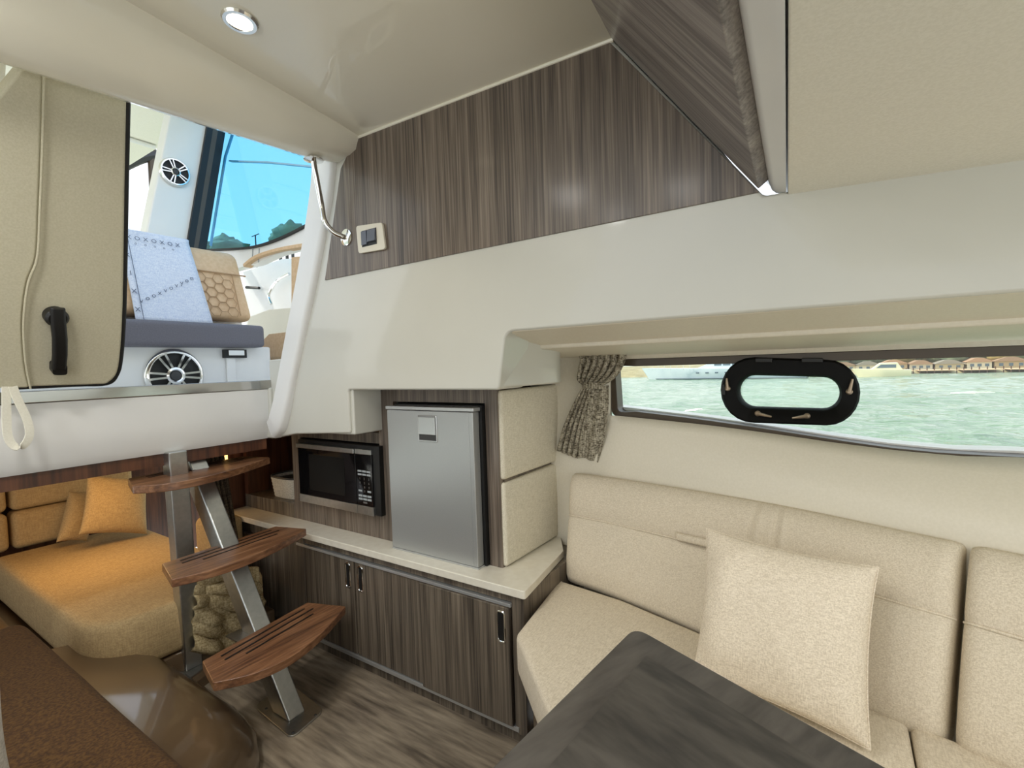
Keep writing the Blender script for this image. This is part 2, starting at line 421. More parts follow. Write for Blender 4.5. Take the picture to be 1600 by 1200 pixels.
struct(hull, 'cream hull side wall behind the settee', 'wall')
g = G()                                                   # raised crease line along the hull panel
cre = [on_hull(x, y, .001) for x, y in ((905, 690), (1000, 695), (1120, 718), (1240, 748), (1360, 767), (1480, 776), (1600, 779))]
struct(G().tube(smoothpath(cre, 6), .0028, 6).obj('trim_6', HULL))
# window frame ring, glass, sill outside
loopb = [V((hull_x(y, zb(y)), y, zb(y))) for y in ysW[::2]]
loopt = [V((hull_x(y, zt(y)), y, zt(y))) for y in reversed(ysW[::2])]
loopb[-1].y -= .0; loop = rpoly(loopb+loopt, [0]*20+[.03, .03]+[0]*20)
def ring_strip(loop, inset, x_in, x_out, cen):
    rows = []
    for p in loop:
        d = (cen(p)-p); d.x = 0; d = d.normalized()*inset
        rows.append([p+V((-x_in, 0, 0)), p+d+V((-x_in, 0, 0)), p+d+V((x_out, 0, 0)), p+V((x_out, 0, 0))])
    rows.append(rows[0]); return G().loft(rows, True, False)
cenf = lambda p: V((p.x, max(-.9, min(YW1-.1, p.y)), .985))
w1 = ring_strip(loop, .026, .007, .05, cenf).obj('window_1', BRONZE, bevel=.002)
struct(w1, 'bronze framed long hull window over the settee', 'window')
gl = [p+V((.03, 0, 0)) for p in loop]
gq = G()
rows = []
for i, y in enumerate(ysW):
    rows.append([V((hull_x(y, zb(y)+(zt(y)-zb(y))*k/6)+.034, y, zb(y)+(zt(y)-zb(y))*k/6)) for k in range(7)])
gq.loft(rows, False, False); gp = gq.obj('pane', GLASS, w1, smooth=60)
rows = []
for y in ysW:
    b = V((hull_x(y, zb(y)), y, zb(y)))
    rows.append([b+V((.05, 0, .006)), b+V((.05, 0, .030)), b+V((.12, 0, .030)), b+V((.12, 0, -.05))])
struct(G().loft(rows, True, True).obj('window_sill', WHITE, w1))

# ---- low ceiling forward, border moulding and groove
def camber(p, x, c=.09, w=.037): return V((x, p[1]-w*(XL-x), p[2]+c*(XL-x)))
xs = [1.16, .9, .6, .3, 0, -.5, -1.3]
a0, b0 = (0, .100, 1.466), (0, .074, 1.449)
g = G(); rows = []
for x in xs:
    A, B = camber(a0, x), camber(b0, x, .072, .066); rows.append([A, A+V((0, -.008, -.008)), A+V((0, -.024, -.012)), B, B+V((0, 0, .03)), A+V((0, .01, .03))])
g.loft(rows); struct(g.obj('trim_7', WHITE, smooth=60))
rows = []
for x in xs:
    B = camber(b0, x, .072, .066)+V((0, -.003, -.002)); C = V((x, -1.6, B.z-.085)); rows.append([B, C, C+V((0, 0, .05)), B+V((0, 0, .05))])
struct(G().loft(rows).obj('ceiling_forward', HEAD, bevel=.003), 'cream padded low ceiling panel forward', 'ceiling')
rows = []                                                # unseen outer skin, added to stop sky light leaking between the ceiling pieces
for x in (1.60, XL, .5, 0, -1.3):
    rows.append([V((x, y, z+.09*(XL-min(x, XL))+d_)) for d_ in (.06, .09) for y, z in (((-1.6, 1.40), (.09, 1.48), (.44, 1.93), (1.48, 1.935)) if d_ == .06 else ((1.48, 1.935), (.42, 1.93), (.06, 1.48), (-1.6, 1.40)))])
struct(G().loft(rows).obj('roof_light_block', WHITE, smooth=30), 'unseen white skin added over the cabin against light leaks', 'deck')
# ---- high ceiling
def zceil(x, y): return 1.878+.028*y+.09*(XL-x)
rows = [[V((x, y, zceil(x, y))) for x in (1.30, 1.145, 1.0, .5, 0, -1.3)] for y in (.40, .8, 1.2, 1.49)]
g = G().loft(rows, False, False); hc = g.obj('ceiling', GELC, smooth=60)
s_ = hc.modifiers.new('solid', 'SOLIDIFY'); s_.thickness = .03; s_.offset = 1
struct(hc, 'glossy cream moulded ceiling over the companionway', 'ceiling')
struct(G().tube([(1.147, .43, 1.889), (1.147, 1.45, 1.917)], .006, 8).obj('trim_8', GELC))
# ---- header roll over the companionway
rows = []
for x in [-1.0, -.5, 0, .3, .6, .9, 1.05, 1.12, 1.15, 1.165]:
    zc = 1.918+.09*(XL-x); zb0 = 1.775+.06*x; e = max(0, (x-1.02)/.145); s = math.sqrt(max(0, 1-e*e*.80))
    pr = [(1.325, zc+.02), (1.335, zc-.012), (1.352, zc-.05), (1.385, (zc+zb0)/2-.025), (1.425, zb0+.010), (1.455, zb0), (1.475, zb0+.004), (1.488, zb0+.03), (1.49, zc-.02), (1.48, zc+.02)]
    cy, cz = 1.43, zc+.0
    rows.append([V((x, cy+(y-cy)*(.75+.25*s), cz+(z-cz)*(.55+.45*s))) for y, z in pr])
struct(G().loft(rows).obj('trim_9', GELC, smooth=70), 'rounded cream header beam over the companionway', 'beam')
# ---- aft bulkhead sill with stainless threshold, cockpit sole beyond
pr = [(2.0, .845), (1.985, .87), (1.975, .95), (1.972, 1.053), (1.99, 1.053), (2.6, 1.053), (2.6, .845)]
struct(G().prism([(-1.0, y, z) for y, z in pr], (2.165, 0, 0)).obj('wall_aft', WHITE, smooth=50), 'white bulkhead panel below the companionway', 'wall')
struct(G().box((-1.0, 1.969, 1.054), (1.165, 2.02, 1.091)).obj('trim_10', base('threshold_steel', (.42, .41, .38, 1), .12, 1), bevel=.003), 'polished steel threshold strip', 'threshold')
struct(G().box((-1.0, 2.02, 1.054), (1.60, 6.0, 1.075)).obj('floor_cockpit', WHITE))
struct(G().box((1.145, 1.96, .845), (1.60, 2.55, 1.06)).obj('trim_11', GEL, bevel=.01))
# port side shell (behind and left of the camera)
struct(G().box((-1.04, -1.6, FZ), (-1.0, 1.9, .80)).obj('wall_left', HEAD))
LW = [(-1.3, 1.99, 1.06), (.34, 1.99, 1.06), (.34, 1.52, 2.0), (-1.3, 1.52, 2.1)]
struct(G().prism(LW, (0, .04, 0)).obj('wall_aft_left', HEAD))
# companionway jamb on the right: moulded pillar that sweeps down to the sill
ridge = [(1.13, 1.475, 1.90), (1.13, 1.50, 1.78), (1.13, 1.565, 1.60), (1.13, 1.64, 1.42), (1.13, 1.73, 1.22), (1.128, 1.79, 1.08), (1.12, 1.83, .97), (1.115, 1.87, .895), (1.12, 1.92, .862)]
rd = smoothpath(ridge, 5); rows = []
for i, p in enumerate(rd):
    t = (rd[min(i+1, len(rd)-1)]-rd[max(i-1, 0)]).normalized(); s = i/(len(rd)-1); fw = V((0, t.z, -t.y)).normalized()
    if fw.y > 0: fw = -fw
    wdt = .105-.04*min(1, s*1.0)
    rows.append([p+V((.04, 0, 0))+fw*.012, p+V((.012, 0, 0))+fw*.012, p+fw*.006+V((.003, 0, 0)), p-fw*.008, p-fw*wdt+V((.0, 0, 0)), p-fw*(wdt+.01)+V((.04, 0, 0))])
struct(G().loft(rows).obj('trim_12', WHITE, smooth=50), 'white moulded companionway jamb beside the wood panel', 'jamb')

# ---- berth compartment aft of the bulkhead
struct(G().box((-.4, 3.62, FZ), (1.9, 3.66, .845)).obj('wall_berth_aft', MAHO))
struct(G().box((-1.0, 2.01, .80), (1.15, 3.62, .843)).obj('ceiling_berth', MAHO))
struct(G().box((.2, 2.06, FZ), (1.18, 3.6, .08)).obj('trim_13', BROWNG, bevel=.01))
struct(G().box((1.16, 2.50, FZ), (1.9, 2.54, .845)).obj('wall_berth_side', MAHO))
# glossy brown moulded plinth along the left
rows = []
for i, y in enumerate([2.30, 2.1, 1.9, 1.7, 1.6, 1.5, 1.42, 1.35, 1.30, 1.27, 1.255]):
    s = max(0, (1.62-y)/.365); k = math.sqrt(max(0, 1-s*s)); w = .45+(.80-.45)*(.0+1.0*k)
    D = w-.45; zt_ = .16
    pr = [(.30, FZ), (.45+D, FZ), (.45+D*.985, .01), (.45+D*.90, .06), (.45+D*.76, .115), (.45+D*.62, .145), (.45+D*.55, .152), (.45, .185), (.38, .20), (.30, .20)]
    rows.append([V((x, y, z)) for x, z in pr])
struct(G().loft(rows).obj('trim_14', BROWNG, smooth=70), 'glossy brown moulded plinth along the floor', 'plinth')
struct(G().box((-.9, .2, FZ), (.36, 2.3, .27)).obj('trim_15', BROWNG))
struct(G().box((-.4, 2.28, FZ), (.50, 3.6, .12)).obj('trim_16', BROWNG, bevel=.01))

# ================================================================ WOOD PANELS OVERHEAD
pp = [PX(557, 217, XL), PX(952, 66, XL), PX(1186, 301, XL), PX(509, 438, XL), PX(534, 264, XL)]
wp = G().prism([V((1.1515, p.y, p.z)) for p in pp], (-.006, 0, 0)).obj('wall_panel', LAMV, bevel=.001)
tag(wp, 'dark grey-brown vertical grained wood panel on the upper side wall', 'wall panel')
P1 = V((XL-.004, .448, 1.90)); P2 = V((XL-.004, .124, 1.468)); nn = V((0, (P1-P2).z, -(P1-P2).y)).normalized()*-1
rows = []
for x in (XL-.004, .8, .4, 0, -.5, -.98):
    a, b = camber(P1, x), camber(P2, x); a.z += .01
    rows.append([a, b, b+nn*.024, a+nn*.024])
sp = G().loft(rows).obj('sloping_overhead_panel', LAMS, bevel=.002)
tag(sp, 'sloping grey wood board stepping the high ceiling down to the low one', 'ceiling panel')

# ---- switch plate
sw = thing('light_switch', 'ivory double light switch on the wood panel beside the handrail', 'switch', (1.144, 1.30, 1.56))
c4 = [PX(559, 354, 1.144), PX(600, 348, 1.144), PX(605, 390, 1.144), PX(563, 397, 1.144)]
g = G(); g.prism(rpoly([V((1.144, p.y, p.z)) for p in c4], .012), (-.009, 0, 0)); g.obj('cover_plate', IVORY, sw, bevel=.002)
ym = (c4[0].y+c4[1].y)/2; zm = (c4[0].z+c4[2].z)/2
G().box((1.134, ym-.037, zm-.027), (1.1355, ym+.036, zm+.027)).obj('recess', BLACK, sw)
G().box((1.129, ym+.008, zm-.022), (1.135, ym+.034, zm+.024)).obj('rocker', SWGREY, sw, bevel=.001)
G().prism([(1.135, ym-.035, zm-.019), (1.135, ym+.004, zm-.019), (1.131, ym+.004, zm+.024), (1.124, ym-.035, zm+.024)][::-1], (0.0, 0, 0.0001)).add([], [])
G().add([(1.135, ym-.035, zm-.016), (1.135, ym+.004, zm-.016), (1.135, ym+.004, zm+.024), (1.135, ym-.035, zm+.024), (1.126, ym-.035, zm-.016), (1.126, ym+.004, zm-.016), (1.130, ym+.004, zm+.024), (1.130, ym-.035, zm+.024)],
        [(0, 1, 2, 3), (4, 7, 6, 5), (0, 4, 5, 1), (1, 5, 6, 2), (2, 6, 7, 3), (3, 7, 4, 0)]).obj('rocker', SWGREY, sw, bevel=.001)

# ---- grab rail from the header to the panel
hr = thing('grab_rail', 'bent chrome grab rail between the ceiling beam and the wood panel', 'handrail', (1.144, 1.44, 1.59))
t0 = PY(490, 251, 1.462); t1 = V((1.144, PX(541, 371, 1.144).y, PX(541, 371, 1.144).z))
q1 = PX(500, 320, t0.x+.015); q1 = t0+(PY(502, 318, 1.475)-t0)
q2 = PY(507, 345, 1.46); q3 = PY(520, 362, 1.445)
path = [t0]+smoothpath([t0+V((0, 0, -.01)), q1, q2, q3, t1+V((-.02, .0, 0))], 6)[1:]+[t1]
G().tube(path, .0095, 12).obj('tube', CHROME, hr, smooth=80)
G().lathe(t0+V((0, 0, .004)), (0, 0, -1), [(.0, 0), (.032, 0), (.032, .003), (.016, .008), (0, .008)]).obj('flange', CHROME, hr)
G().lathe(t1+V((.001, 0, 0)), (-1, 0, 0), [(.0, 0), (.029, 0), (.029, .003), (.015, .008), (0, .008)]).obj('flange', CHROME, hr)

# ---- ceiling light
lc = PZ(375, 31, 1.954); zl = zceil(lc.x, lc.y)+.003
cl = thing('ceiling_downlight', 'round recessed downlight with a lit lens in the glossy ceiling', 'ceiling light', (lc.x, lc.y, zl-.004))
c0 = V((lc.x, lc.y, zl-.003)); axd = V((-.09, 0, -1))
G().lathe(c0, axd, [(.026, .0), (.038, 0), (.040, .004), (.036, .009), (.028, .009), (.026, .005)], 32, True).obj('bezel', CHROME, cl, smooth=50)
G().lathe(c0, axd, [(0, 0), (.0255, 0), (.0255, .004), (0, .006)]).obj('lens', emis('lamp_lens', (1, .86, .6, 1), 9), cl)
lamp = light('downlight_glow', 'SPOT', c0+V((0, 0, -.02)), 4, (1, .85, .62), .08, (0, 0, -1)); lamp.data.spot_size = 2.2; lamp.data.spot_blend = .9; attach(lamp, cl)

# copies of the downlight added out of view to brighten the cabin
for k, (x_, y_) in enumerate(((.02, 1.10), (-.62, 1.10), (-.30, .62), (.35, -.55), (-.40, -.55), (.05, -1.20))):
    z_ = zceil(x_, y_) if y_ > 0 else 1.449+.072*(XL-x_)-.085*(.07-y_)/1.67
    c_ = V((x_, y_, z_+.002)); t = copy_tree(cl, c_-c0); t['label'] = 'added fill downlight '+['nearest the companionway', 'furthest port under the high ceiling', 'centre of the high ceiling', 'starboard above the table', 'port above the settee', 'furthest forward'][k]
    t['group'] = 'added fill downlights'
    for ch in t.children:
        if ch.type == 'LIGHT': ch.data = ch.data.copy(); ch.data.energy = LE*(2.0 if y_ > 0 else 1); ch.data.color = (1, .98, .95); ch.data.spot_size = 2.9
# ================================================================ GALLEY
cab = thing('base_cabinet', 'low grey wood galley cabinet with three doors under the white worktop', 'cabinet', (1.3, 1.6, FZ))
CX = 1.20
G().box((CX+.018, .775, FZ+.04), (1.66, 2.47, .43)).obj('carcass', LAMD, cab)
G().box((CX+.02, .79, FZ), (1.6, 2.45, FZ+.04)).obj('toe_kick', LAMD, cab)
G().box((CX, .772, FZ+.04), (CX+.02, .815, .43)).obj('corner_post', LAMD, cab, bevel=.003)
G().box((CX, 1.86, .02), (CX+.018, 2.12, .43)).obj('side_panel', LAMD, cab, bevel=.002)
G().box((CX+.003, 2.13, .02), (CX+.018, 2.46, .37)).obj('side_panel', LAMD, cab, bevel=.002)
G().box((CX-.006, .815, .388), (CX+.012, 1.905, .398)).obj('door_rail', SILV2, cab, bevel=.001)
G().box((CX-.004, .80, .004), (CX+.012, 2.0, .018)).obj('bottom_rail', SILV2, cab, bevel=.001)
G().box((CX+.004, .815, .402), (CX+.02, 1.9, .43)).obj('fascia_strip', LAMD, cab)
def door(y0, y1, x, hy):
    d = G().box((x, y0, .02), (x+.015, y1, .386)).obj('door', LAMD, cab, bevel=.0015)
    if hy is None: return d
    z0, z1 = .278, .372; w = .013
    lp = rpoly([(x-.001, hy-w, z0), (x-.001, hy+w, z0), (x-.001, hy+w, z1), (x-.001, hy-w, z1)], .008, 3)
    h = G().tube(lp, .0028, 6, True).obj('recessed_handle', CHROME, d)
    G().prism([p+V((.0006, 0, 0)) for p in lp], (.001, 0, 0)).obj('handle_recess', BLACK, d)
    return d
door(1.545, 1.858, CX+.001, 1.578); door(1.183, 1.537, CX+.001, 1.505); door(.818, 1.188, CX-.011, .847)
ct = [(CX-.016, .755, .43), (CX-.016, 2.47, .43), (1.70, 2.47, .43), (1.70, .91, .43), (1.52, .80, .43)]
ct = G().prism(rpoly(ct, [.012, 0, 0, 0, 0]), (0, 0, .026)).obj('worktop', COUNTER, bevel=.003)
tag(ct, 'continuous cream white galley worktop under the fridge', 'worktop')
# tall fascia with holes for fridge and microwave
FX = 1.29
mw = [PX(464, 690, 1.268), PX(593, 702, 1.268), PX(596, 806, 1.268), PX(466, 783, 1.268)]
MY1, MY0, MZ0, MZ1 = 1.975, 1.325, .578, .818
fy0, fy1, fz0, fz1 = .955, 1.385, .456, .995
ft = thing('fascia_cabinet', 'grey wood housing around the fridge and microwave on the worktop', 'cabinet', (FX, 1.45, .456))
g = G()
g.box((FX, .905, .456), (FX+.018, fy0, 1.05))
g.obj('stile', LAMV, ft)
G().box((FX, fy0, fz1+.003), (FX+.018, fy1, 1.05)).obj('top_rail', LAMV, ft)
G().box((FX, fy1, .456), (FX+.018, 1.47, 1.05)).obj('stile', LAMV, ft)
g = G().box((FX, 1.47, .456), (FX+.018, 2.05, MZ0-.004)); g.obj('lower_panel', LAMV, ft)
G().box((FX, 1.985, MZ0-.004), (FX+.05, 2.05, .875)).obj('divider', LAMV, ft)
G().box((FX, 1.47, MZ1+.014), (FX+.018, 1.985, .874)).obj('top_rail', LAMD, ft)
G().box((FX+.02, 1.30, MZ0-.03), (1.68, 2.0, MZ0-.004)).obj('shelf', LAMD, ft)
G().box((FX+.02, .90, .456), (1.68, .918, 1.03)).obj('side_board', LAMD, ft)
G().box((1.68, .9, .456), (1.70, 2.47, 1.05)).obj('back_board', MAHO, ft)
G().box((FX-.002, 2.05, .456), (1.68, 2.47, .52)).obj('shelf', LAMD, ft, bevel=.002)
G().box((FX, 2.44, .52), (1.68, 2.47, .845)).obj('end_board', MAHO, ft)

# ---- microwave
mo = thing('microwave', 'black and steel built-in microwave beside the fridge', 'microwave', (1.40, 1.6, MZ0))
MX = 1.262; my1, my0, mz0, mz1 = 1.962, 1.475-.0, .584, .812
pA, pB = PX(464, 697, MX), PX(593, 708, MX)
my1, my0 = pA.y, PX(581, 706, MX).y
mz1 = .80; mz0 = .567
k_ = [PX(464, 692, MX), PX(580, 702, MX), PX(583, 806, MX), PX(467, 783, MX)]
mz1 = (k_[0].z+k_[1].z)/2; mz0 = (k_[2].z+k_[3].z)/2; my1 = k_[0].y; my0 = k_[1].y
G().box((MX+.012, my0+.0, mz0+.004), (1.60, my1, mz1)).obj('body', BLACK, mo, bevel=.004)
G().box((MX+.006, my0-.035, mz0+.002), (MX+.05, my1+.002, mz1+.014)).obj('surround', BLACK, mo, bevel=.002)
ys = my0+(my1-my0)*.20
dr = G().box((MX, ys+.0015, mz0+.035), (MX+.012, my1-.003, mz1-.022)).obj('door', BGLASS, mo, bevel=.001)
G().box((MX-.001, ys+.0015, mz0), (MX+.012, my1-.002, mz0+.034)).obj('steel_trim', STEEL, dr, bevel=.001)
G().box((MX-.008, ys+.0015, mz1-.021), (MX+.012, my1-.001, mz1-.002)).obj('handle_bar', STEEL, dr, bevel=.002)
G().box((MX-.0006, ys+.07, mz0+.06), (MX+.001, my1-.08, mz1-.045)).obj('window_mesh', base('mesh_dark', (.006, .006, .006, 1), .3, spec=.2), dr)
pn = G().box((MX, my0+.002, mz0+.035), (MX+.012, ys-.0015, mz1-.022)).obj('control_panel', BGLASS, mo, bevel=.001)
G().box((MX-.001, my0+.001, mz0), (MX+.012, ys-.0015, mz0+.034)).obj('steel_trim', STEEL, mo, bevel=.001)
G().box((MX-.002, my0+.001, mz1-.021), (MX+.012, ys-.0015, mz1-.002)).obj('steel_trim', STEEL, mo, bevel=.001)
pw = ys-my0; ph = mz1-mz0
btn = []
def btnrow(zf, cols, hh, mat_, cw=.022):
    for c in cols:
        yc = ys-pw*(.24+.27*c); zc = mz0+ph*zf
        G().box((MX-.0012, yc-cw/2, zc-hh/2), (MX, yc+cw/2, zc+hh/2)).obj('button', mat_, mo)
btnrow(.66, (0, 1, 2), .007, GREYB); btnrow(.61, (0, 1, 2), .007, GREYB)
btnrow(.36, (0, 2), .007, GREYB, .02); btnrow(.285, (0, 1, 2), .008, GREYB); btnrow(.235, (0, 1, 2), .008, GREYB); btnrow(.185, (1,), .007, GREYD)
def text(body, size, loc, xdir, ydir, m, name, parent, ext=.0003, align='CENTER'):
    cu = bpy.data.curves.new(name, 'FONT'); cu.body = body; cu.size = size; cu.extrude = ext; cu.align_x = align; cu.align_y = 'CENTER'
    cu.resolution_u = 2
    tmp = bpy.data.objects.new('tmp', cu); COL.objects.link(tmp)
    me = bpy.data.meshes.new_from_object(tmp.evaluated_get(bpy.context.evaluated_depsgraph_get())); bpy.data.objects.remove(tmp)
    X_, Y_ = V(xdir).normalized(), V(ydir).normalized(); Z_ = X_.cross(Y_)
    M4 = Matrix(((X_.x, Y_.x, Z_.x, loc[0]), (X_.y, Y_.y, Z_.y, loc[1]), (X_.z, Y_.z, Z_.z, loc[2]), (0, 0, 0, 1)))
    me.transform(M4); me.materials.clear(); me.materials.append(m)
    o = bpy.data.objects.new(name, me); COL.objects.link(o)
    if parent: attach(o, parent)
    return o
for i, rowt in enumerate(('123', '456', '789')):
    for j, ch in enumerate(rowt):
        text(ch, .013, (MX-.0008, ys-pw*(.24+.27*j), mz0+ph*(.545-.065*i)), (0, -1, 0), (0, 0, 1), GREYD, 'key_numeral', mo)
text('0', .013, (MX-.0008, ys-pw*.51, mz0+ph*.355), (0, -1, 0), (0, 0, 1), GREYD, 'key_numeral', mo)

# ---- fridge
RX = 1.24
fr = thing('fridge', 'small silver fridge standing on the white worktop', 'fridge', (1.4, 1.165, .456))
G().box((RX+.04, .975, .462), (1.66, 1.368, .99)).obj('body', DKGREY, fr, bevel=.003)
fd = G().box((RX, .968, .462), (RX+.034, 1.366, .972)).obj('door', SILVER, fr, bevel=.003)
G().box((RX+.034, .957, .458), (RX+.05, .968, .99)).obj('gasket', BLACK, fr)
G().box((RX-.004, .962, .974), (RX+.034, 1.368, .986)).obj('top_trim', SILV2, fr, bevel=.002)
G().box((RX-.001, .966, .456), (RX+.034, 1.366, .462)).obj('bottom_trim', SILV2, fr, bevel=.001)
G().box((RX-.0012, .985-.0, .47), (RX, .986, .97)).obj('edge_line', SILV2, fr)
hy1, hy0 = 1.208, 1.124; hz0, hz1 = .868, .955
lt = G(); lt.tube(rpoly([(RX-.001, hy0, hz0), (RX-.001, hy1, hz0), (RX-.001, hy1, hz1), (RX-.001, hy0, hz1)], .003, 2), .003, 6, True)
h = lt.obj('handle_frame', SILV2, fd)
G().box((RX-.002, hy0+.004, hz0+.002), (RX-.0005, hy1-.004, hz0+.022)).obj('finger_recess', DKGREY, fd)
G().box((RX-.006, hy0+.004, hz0+.022), (RX, hy1-.004, hz1-.004)).obj('latch_flap', SILV2, fd, bevel=.002)

# ---- upholstered pads at the end of the fridge cabinet
pg = thing('upholstered_end_panel', 'two beige upholstered pads on the cabinet end beside the fridge', 'panel', (1.5, .91, .456))
for z0, z1 in ((.458, .742), (.746, 1.045)):
    zz = z1
    c = [[[V((1.296, .893, z0)), V((1.296, .893, zz-.006))], [V((1.296, .917, z0)), V((1.296, .917, zz-.006))]],
         [[V((1.665, .880, z0)), V((1.665, .880, zz-.004))], [V((1.675, .917, z0)), V((1.675, .917, zz-.004))]]]
    softhex(c, .012, (0, .006, 0), 8).obj('pad', PADF, pg)

# ---- basket in the niche
bk = thing('basket', 'small white woven basket in the dark niche left of the microwave', 'basket', (1.38, 2.2, .521))
b0_, b1_ = PX(420, 776, 1.33), PX(460, 776, 1.33)
cx_, cy_ = 1.385, 2.20
def ringpts(cx, cy, z, a, b, n=28, w=.0):
    o_ = []
    for k in range(n):
        t = 2*math.pi*k/n; c_, s_ = math.cos(t), math.sin(t)
        o_.append(V((cx+a*math.copysign(abs(c_)**.6, c_)*(1+w*math.sin(k*math.pi)), cy+b*math.copysign(abs(s_)**.6, s_), z)))
    return o_
rows = [ringpts(cx_, cy_, .521+h_, .062+.012*h_/.1+(.002 if i % 2 else 0), .10+.015*h_/.1+(.002 if i % 2 else 0)) for i, h_ in enumerate([k*.008 for k in range(13)])]
rows += [ringpts(cx_, cy_, .521+h_, .062+.012*h_/.1-.006, .10+.015*h_/.1-.006) for h_ in (.096, .05, .006)]
G().loft(rows).obj('woven_body', BASKM, bk, smooth=60)
rim = ringpts(cx_, cy_, .62, .072, .112); G().tube(rim, .005, 6, True).obj('rim', DKGREY, bk)
G().prism(ringpts(cx_, cy_, .60, .064, .104), (0, 0, .004)).obj('contents', BLACK, bk)

# ================================================================ STAIRS
st = thing('companionway_steps', 'steel framed companionway steps with three slotted teak treads', 'steps', (.885, 1.53, FZ))
SX = .885
sfoot = PZ(452, 1112, FZ+.007); stop = V((SX, 2.10, .84))
def strpt(z): t = (z-sfoot.z)/(stop.z-sfoot.z); return sfoot+(stop-sfoot)*t
dirs = (stop-sfoot).normalized(); perp = V((0, dirs.z, -dirs.y))
rows = []
W2 = .031; D2 = .048
for p in (sfoot, stop):
    ex = 0
    rows.append([V((p.x-W2, p.y-D2, p.z)), V((p.x+W2, p.y-D2, p.z)), V((p.x+W2, p.y+D2, p.z)), V((p.x-W2, p.y+D2, p.z))])
G().loft(rows).obj('stringer', STEEL, st, bevel=.006, seg=3)
bp4 = [PZ(397, 1107, FZ), PZ(455, 1157, FZ), PZ(507, 1112, FZ), PZ(449, 1066, FZ)]
bpz = rpoly([V((p.x, p.y, FZ)) for p in bp4], .03)
bpl = G().prism(bpz, (0, 0, .007)).obj('base_plate', STEEL, st, bevel=.002)
for p in (PZ(458, 1145, FZ+.007), PZ(493, 1117, FZ+.007), PZ(416, 1107, FZ+.007)):
    G().lathe(p, (0, 0, 1), [(0, 0), (.005, 0), (.004, .0015), (0, .002)], 12).obj('screw', DKGREY, bpl)
# rear post
pb = V((.845, 2.12, .0)); pt_ = V((.80, 1.985, .843))
rows = []
for p in (V((.842, 2.075, .003)), V((.795, 1.99, .85))):
    rows.append([p+V((-.030, -.03, 0)), p+V((.030, -.03, 0)), p+V((.030, .03, 0)), p+V((-.030, .03, 0))])
G().loft(rows).obj('rear_post', STEEL, st, bevel=.005, seg=3)
pl4 = [(.75, 1.98), (.95, 2.04), (.92, 2.17), (.74, 2.12)]
G().prism(rpoly([(x, y, -.005) for x, y in pl4], .015), (0, 0, .008)).obj('foot_plate', STEEL, st, bevel=.002)
struct(G().prism([(.72, 1.93, FZ), (.98, 2.02, FZ), (.98, 2.3, FZ), (.66, 2.3, FZ)], (0, 0, .04)).obj('trim_17', BROWNG, bevel=.004))
def tread(z, px, dy=0):
    """outline px: left-back, left-front, middle front, right front, right back, in photo order"""
    p = [PZ(x, y, z) for x, y in px]
    lb, lf, mf, rf, rb = p
    fr_ = smoothpath([lf, lf.lerp(mf, .5)+(mf-(lf+rf)/2)*.22, mf, mf.lerp(rf, .5)+(mf-(lf+rf)/2)*.22, rf], 5)
    pol = rpoly([lb]+fr_+[rb], [.006]+[.008]+[0]*(len(fr_)-2)+[.008, .006])
    th = .027
    o = G().prism([q-V((0, 0, th)) for q in pol], (0, 0, th)).obj('tread', TEAK, st, bevel=.003, smooth=30)
    # three caulked grooves running along the tread
    ln = rb-lb; across = V((ln.y, -ln.x, 0)).normalized()
    for k, (off, s0, s1) in enumerate(((.032, .10, .90), (.062, .08, .93), (.094, .20, .86))):
        a = lb+ln*s0+across*off; b = lb+ln*s1+across*off
        G().bar([a+V((0, 0, .0003)), b+V((0, 0, .0003))], .007, .0016).obj('groove', BLACK, o)
    # bracket under the tread
    c = strpt(z-th); G().box((SX-.05, c.y-.07, z-th-.006), (SX+.05, c.y+.07, z-th)).obj('bracket', STEEL, st)
    return o
z1_, z2_, z3_ = .235, .495, .765
tread(z1_, [(315.6, 1033), (333, 1067), (456, 1025), (540.6, 947), (480, 941)])
tread(z2_, [(252.5, 880.7), (267.9, 905.6), (384, 872.4), (479.3, 826), (431, 822)])
tread(z3_, [(199.5, 747.5), (206.5, 759.5), (313, 746.5), (422.3, 714.4), (377.5, 713)])

# ================================================================ BERTH AREA
c = hexpoly([(.57, 2.045, .085), (1.13, 2.045, .085), (1.13, 3.55, .085), (.55, 3.55, .085)], (0, 0, .185))
bpoly = rpoly([(.545, 2.05, .09), (1.13, 2.05, .09), (1.13, 3.38, .09), (.545, 3.38, .09)], [.17, .02, .02, .02], 8)
rows = []
for z, ins in ((.085, .03), (.095, .01), (.11, 0), (.245, 0), (.262, .008), (.272, .022), (.277, .05)):
    cc = V((.87, 2.8, 0)); rows.append([V((q.x+(cc.x-q.x)*ins/.3*.6, q.y+(cc.y-q.y)*ins/.8*.6, z)) for q in bpoly])
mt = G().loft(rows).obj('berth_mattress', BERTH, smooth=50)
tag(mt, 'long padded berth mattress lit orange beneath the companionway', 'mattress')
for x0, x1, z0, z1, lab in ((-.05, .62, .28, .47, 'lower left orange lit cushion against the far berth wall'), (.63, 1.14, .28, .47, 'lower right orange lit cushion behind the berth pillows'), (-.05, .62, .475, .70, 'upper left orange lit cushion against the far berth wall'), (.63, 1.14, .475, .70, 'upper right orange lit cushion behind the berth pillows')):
    o_c = softhex(hexpoly([(x0, 3.40, z0), (x1, 3.40, z0), (x1, 3.52, z0), (x0, 3.52, z0)], (0, 0, z1-z0)), .03, (0, .012, 0), 6).obj('berth_cushion', BERTH); tag(o_c, lab, 'cushion', 'cushions along the berth wall')
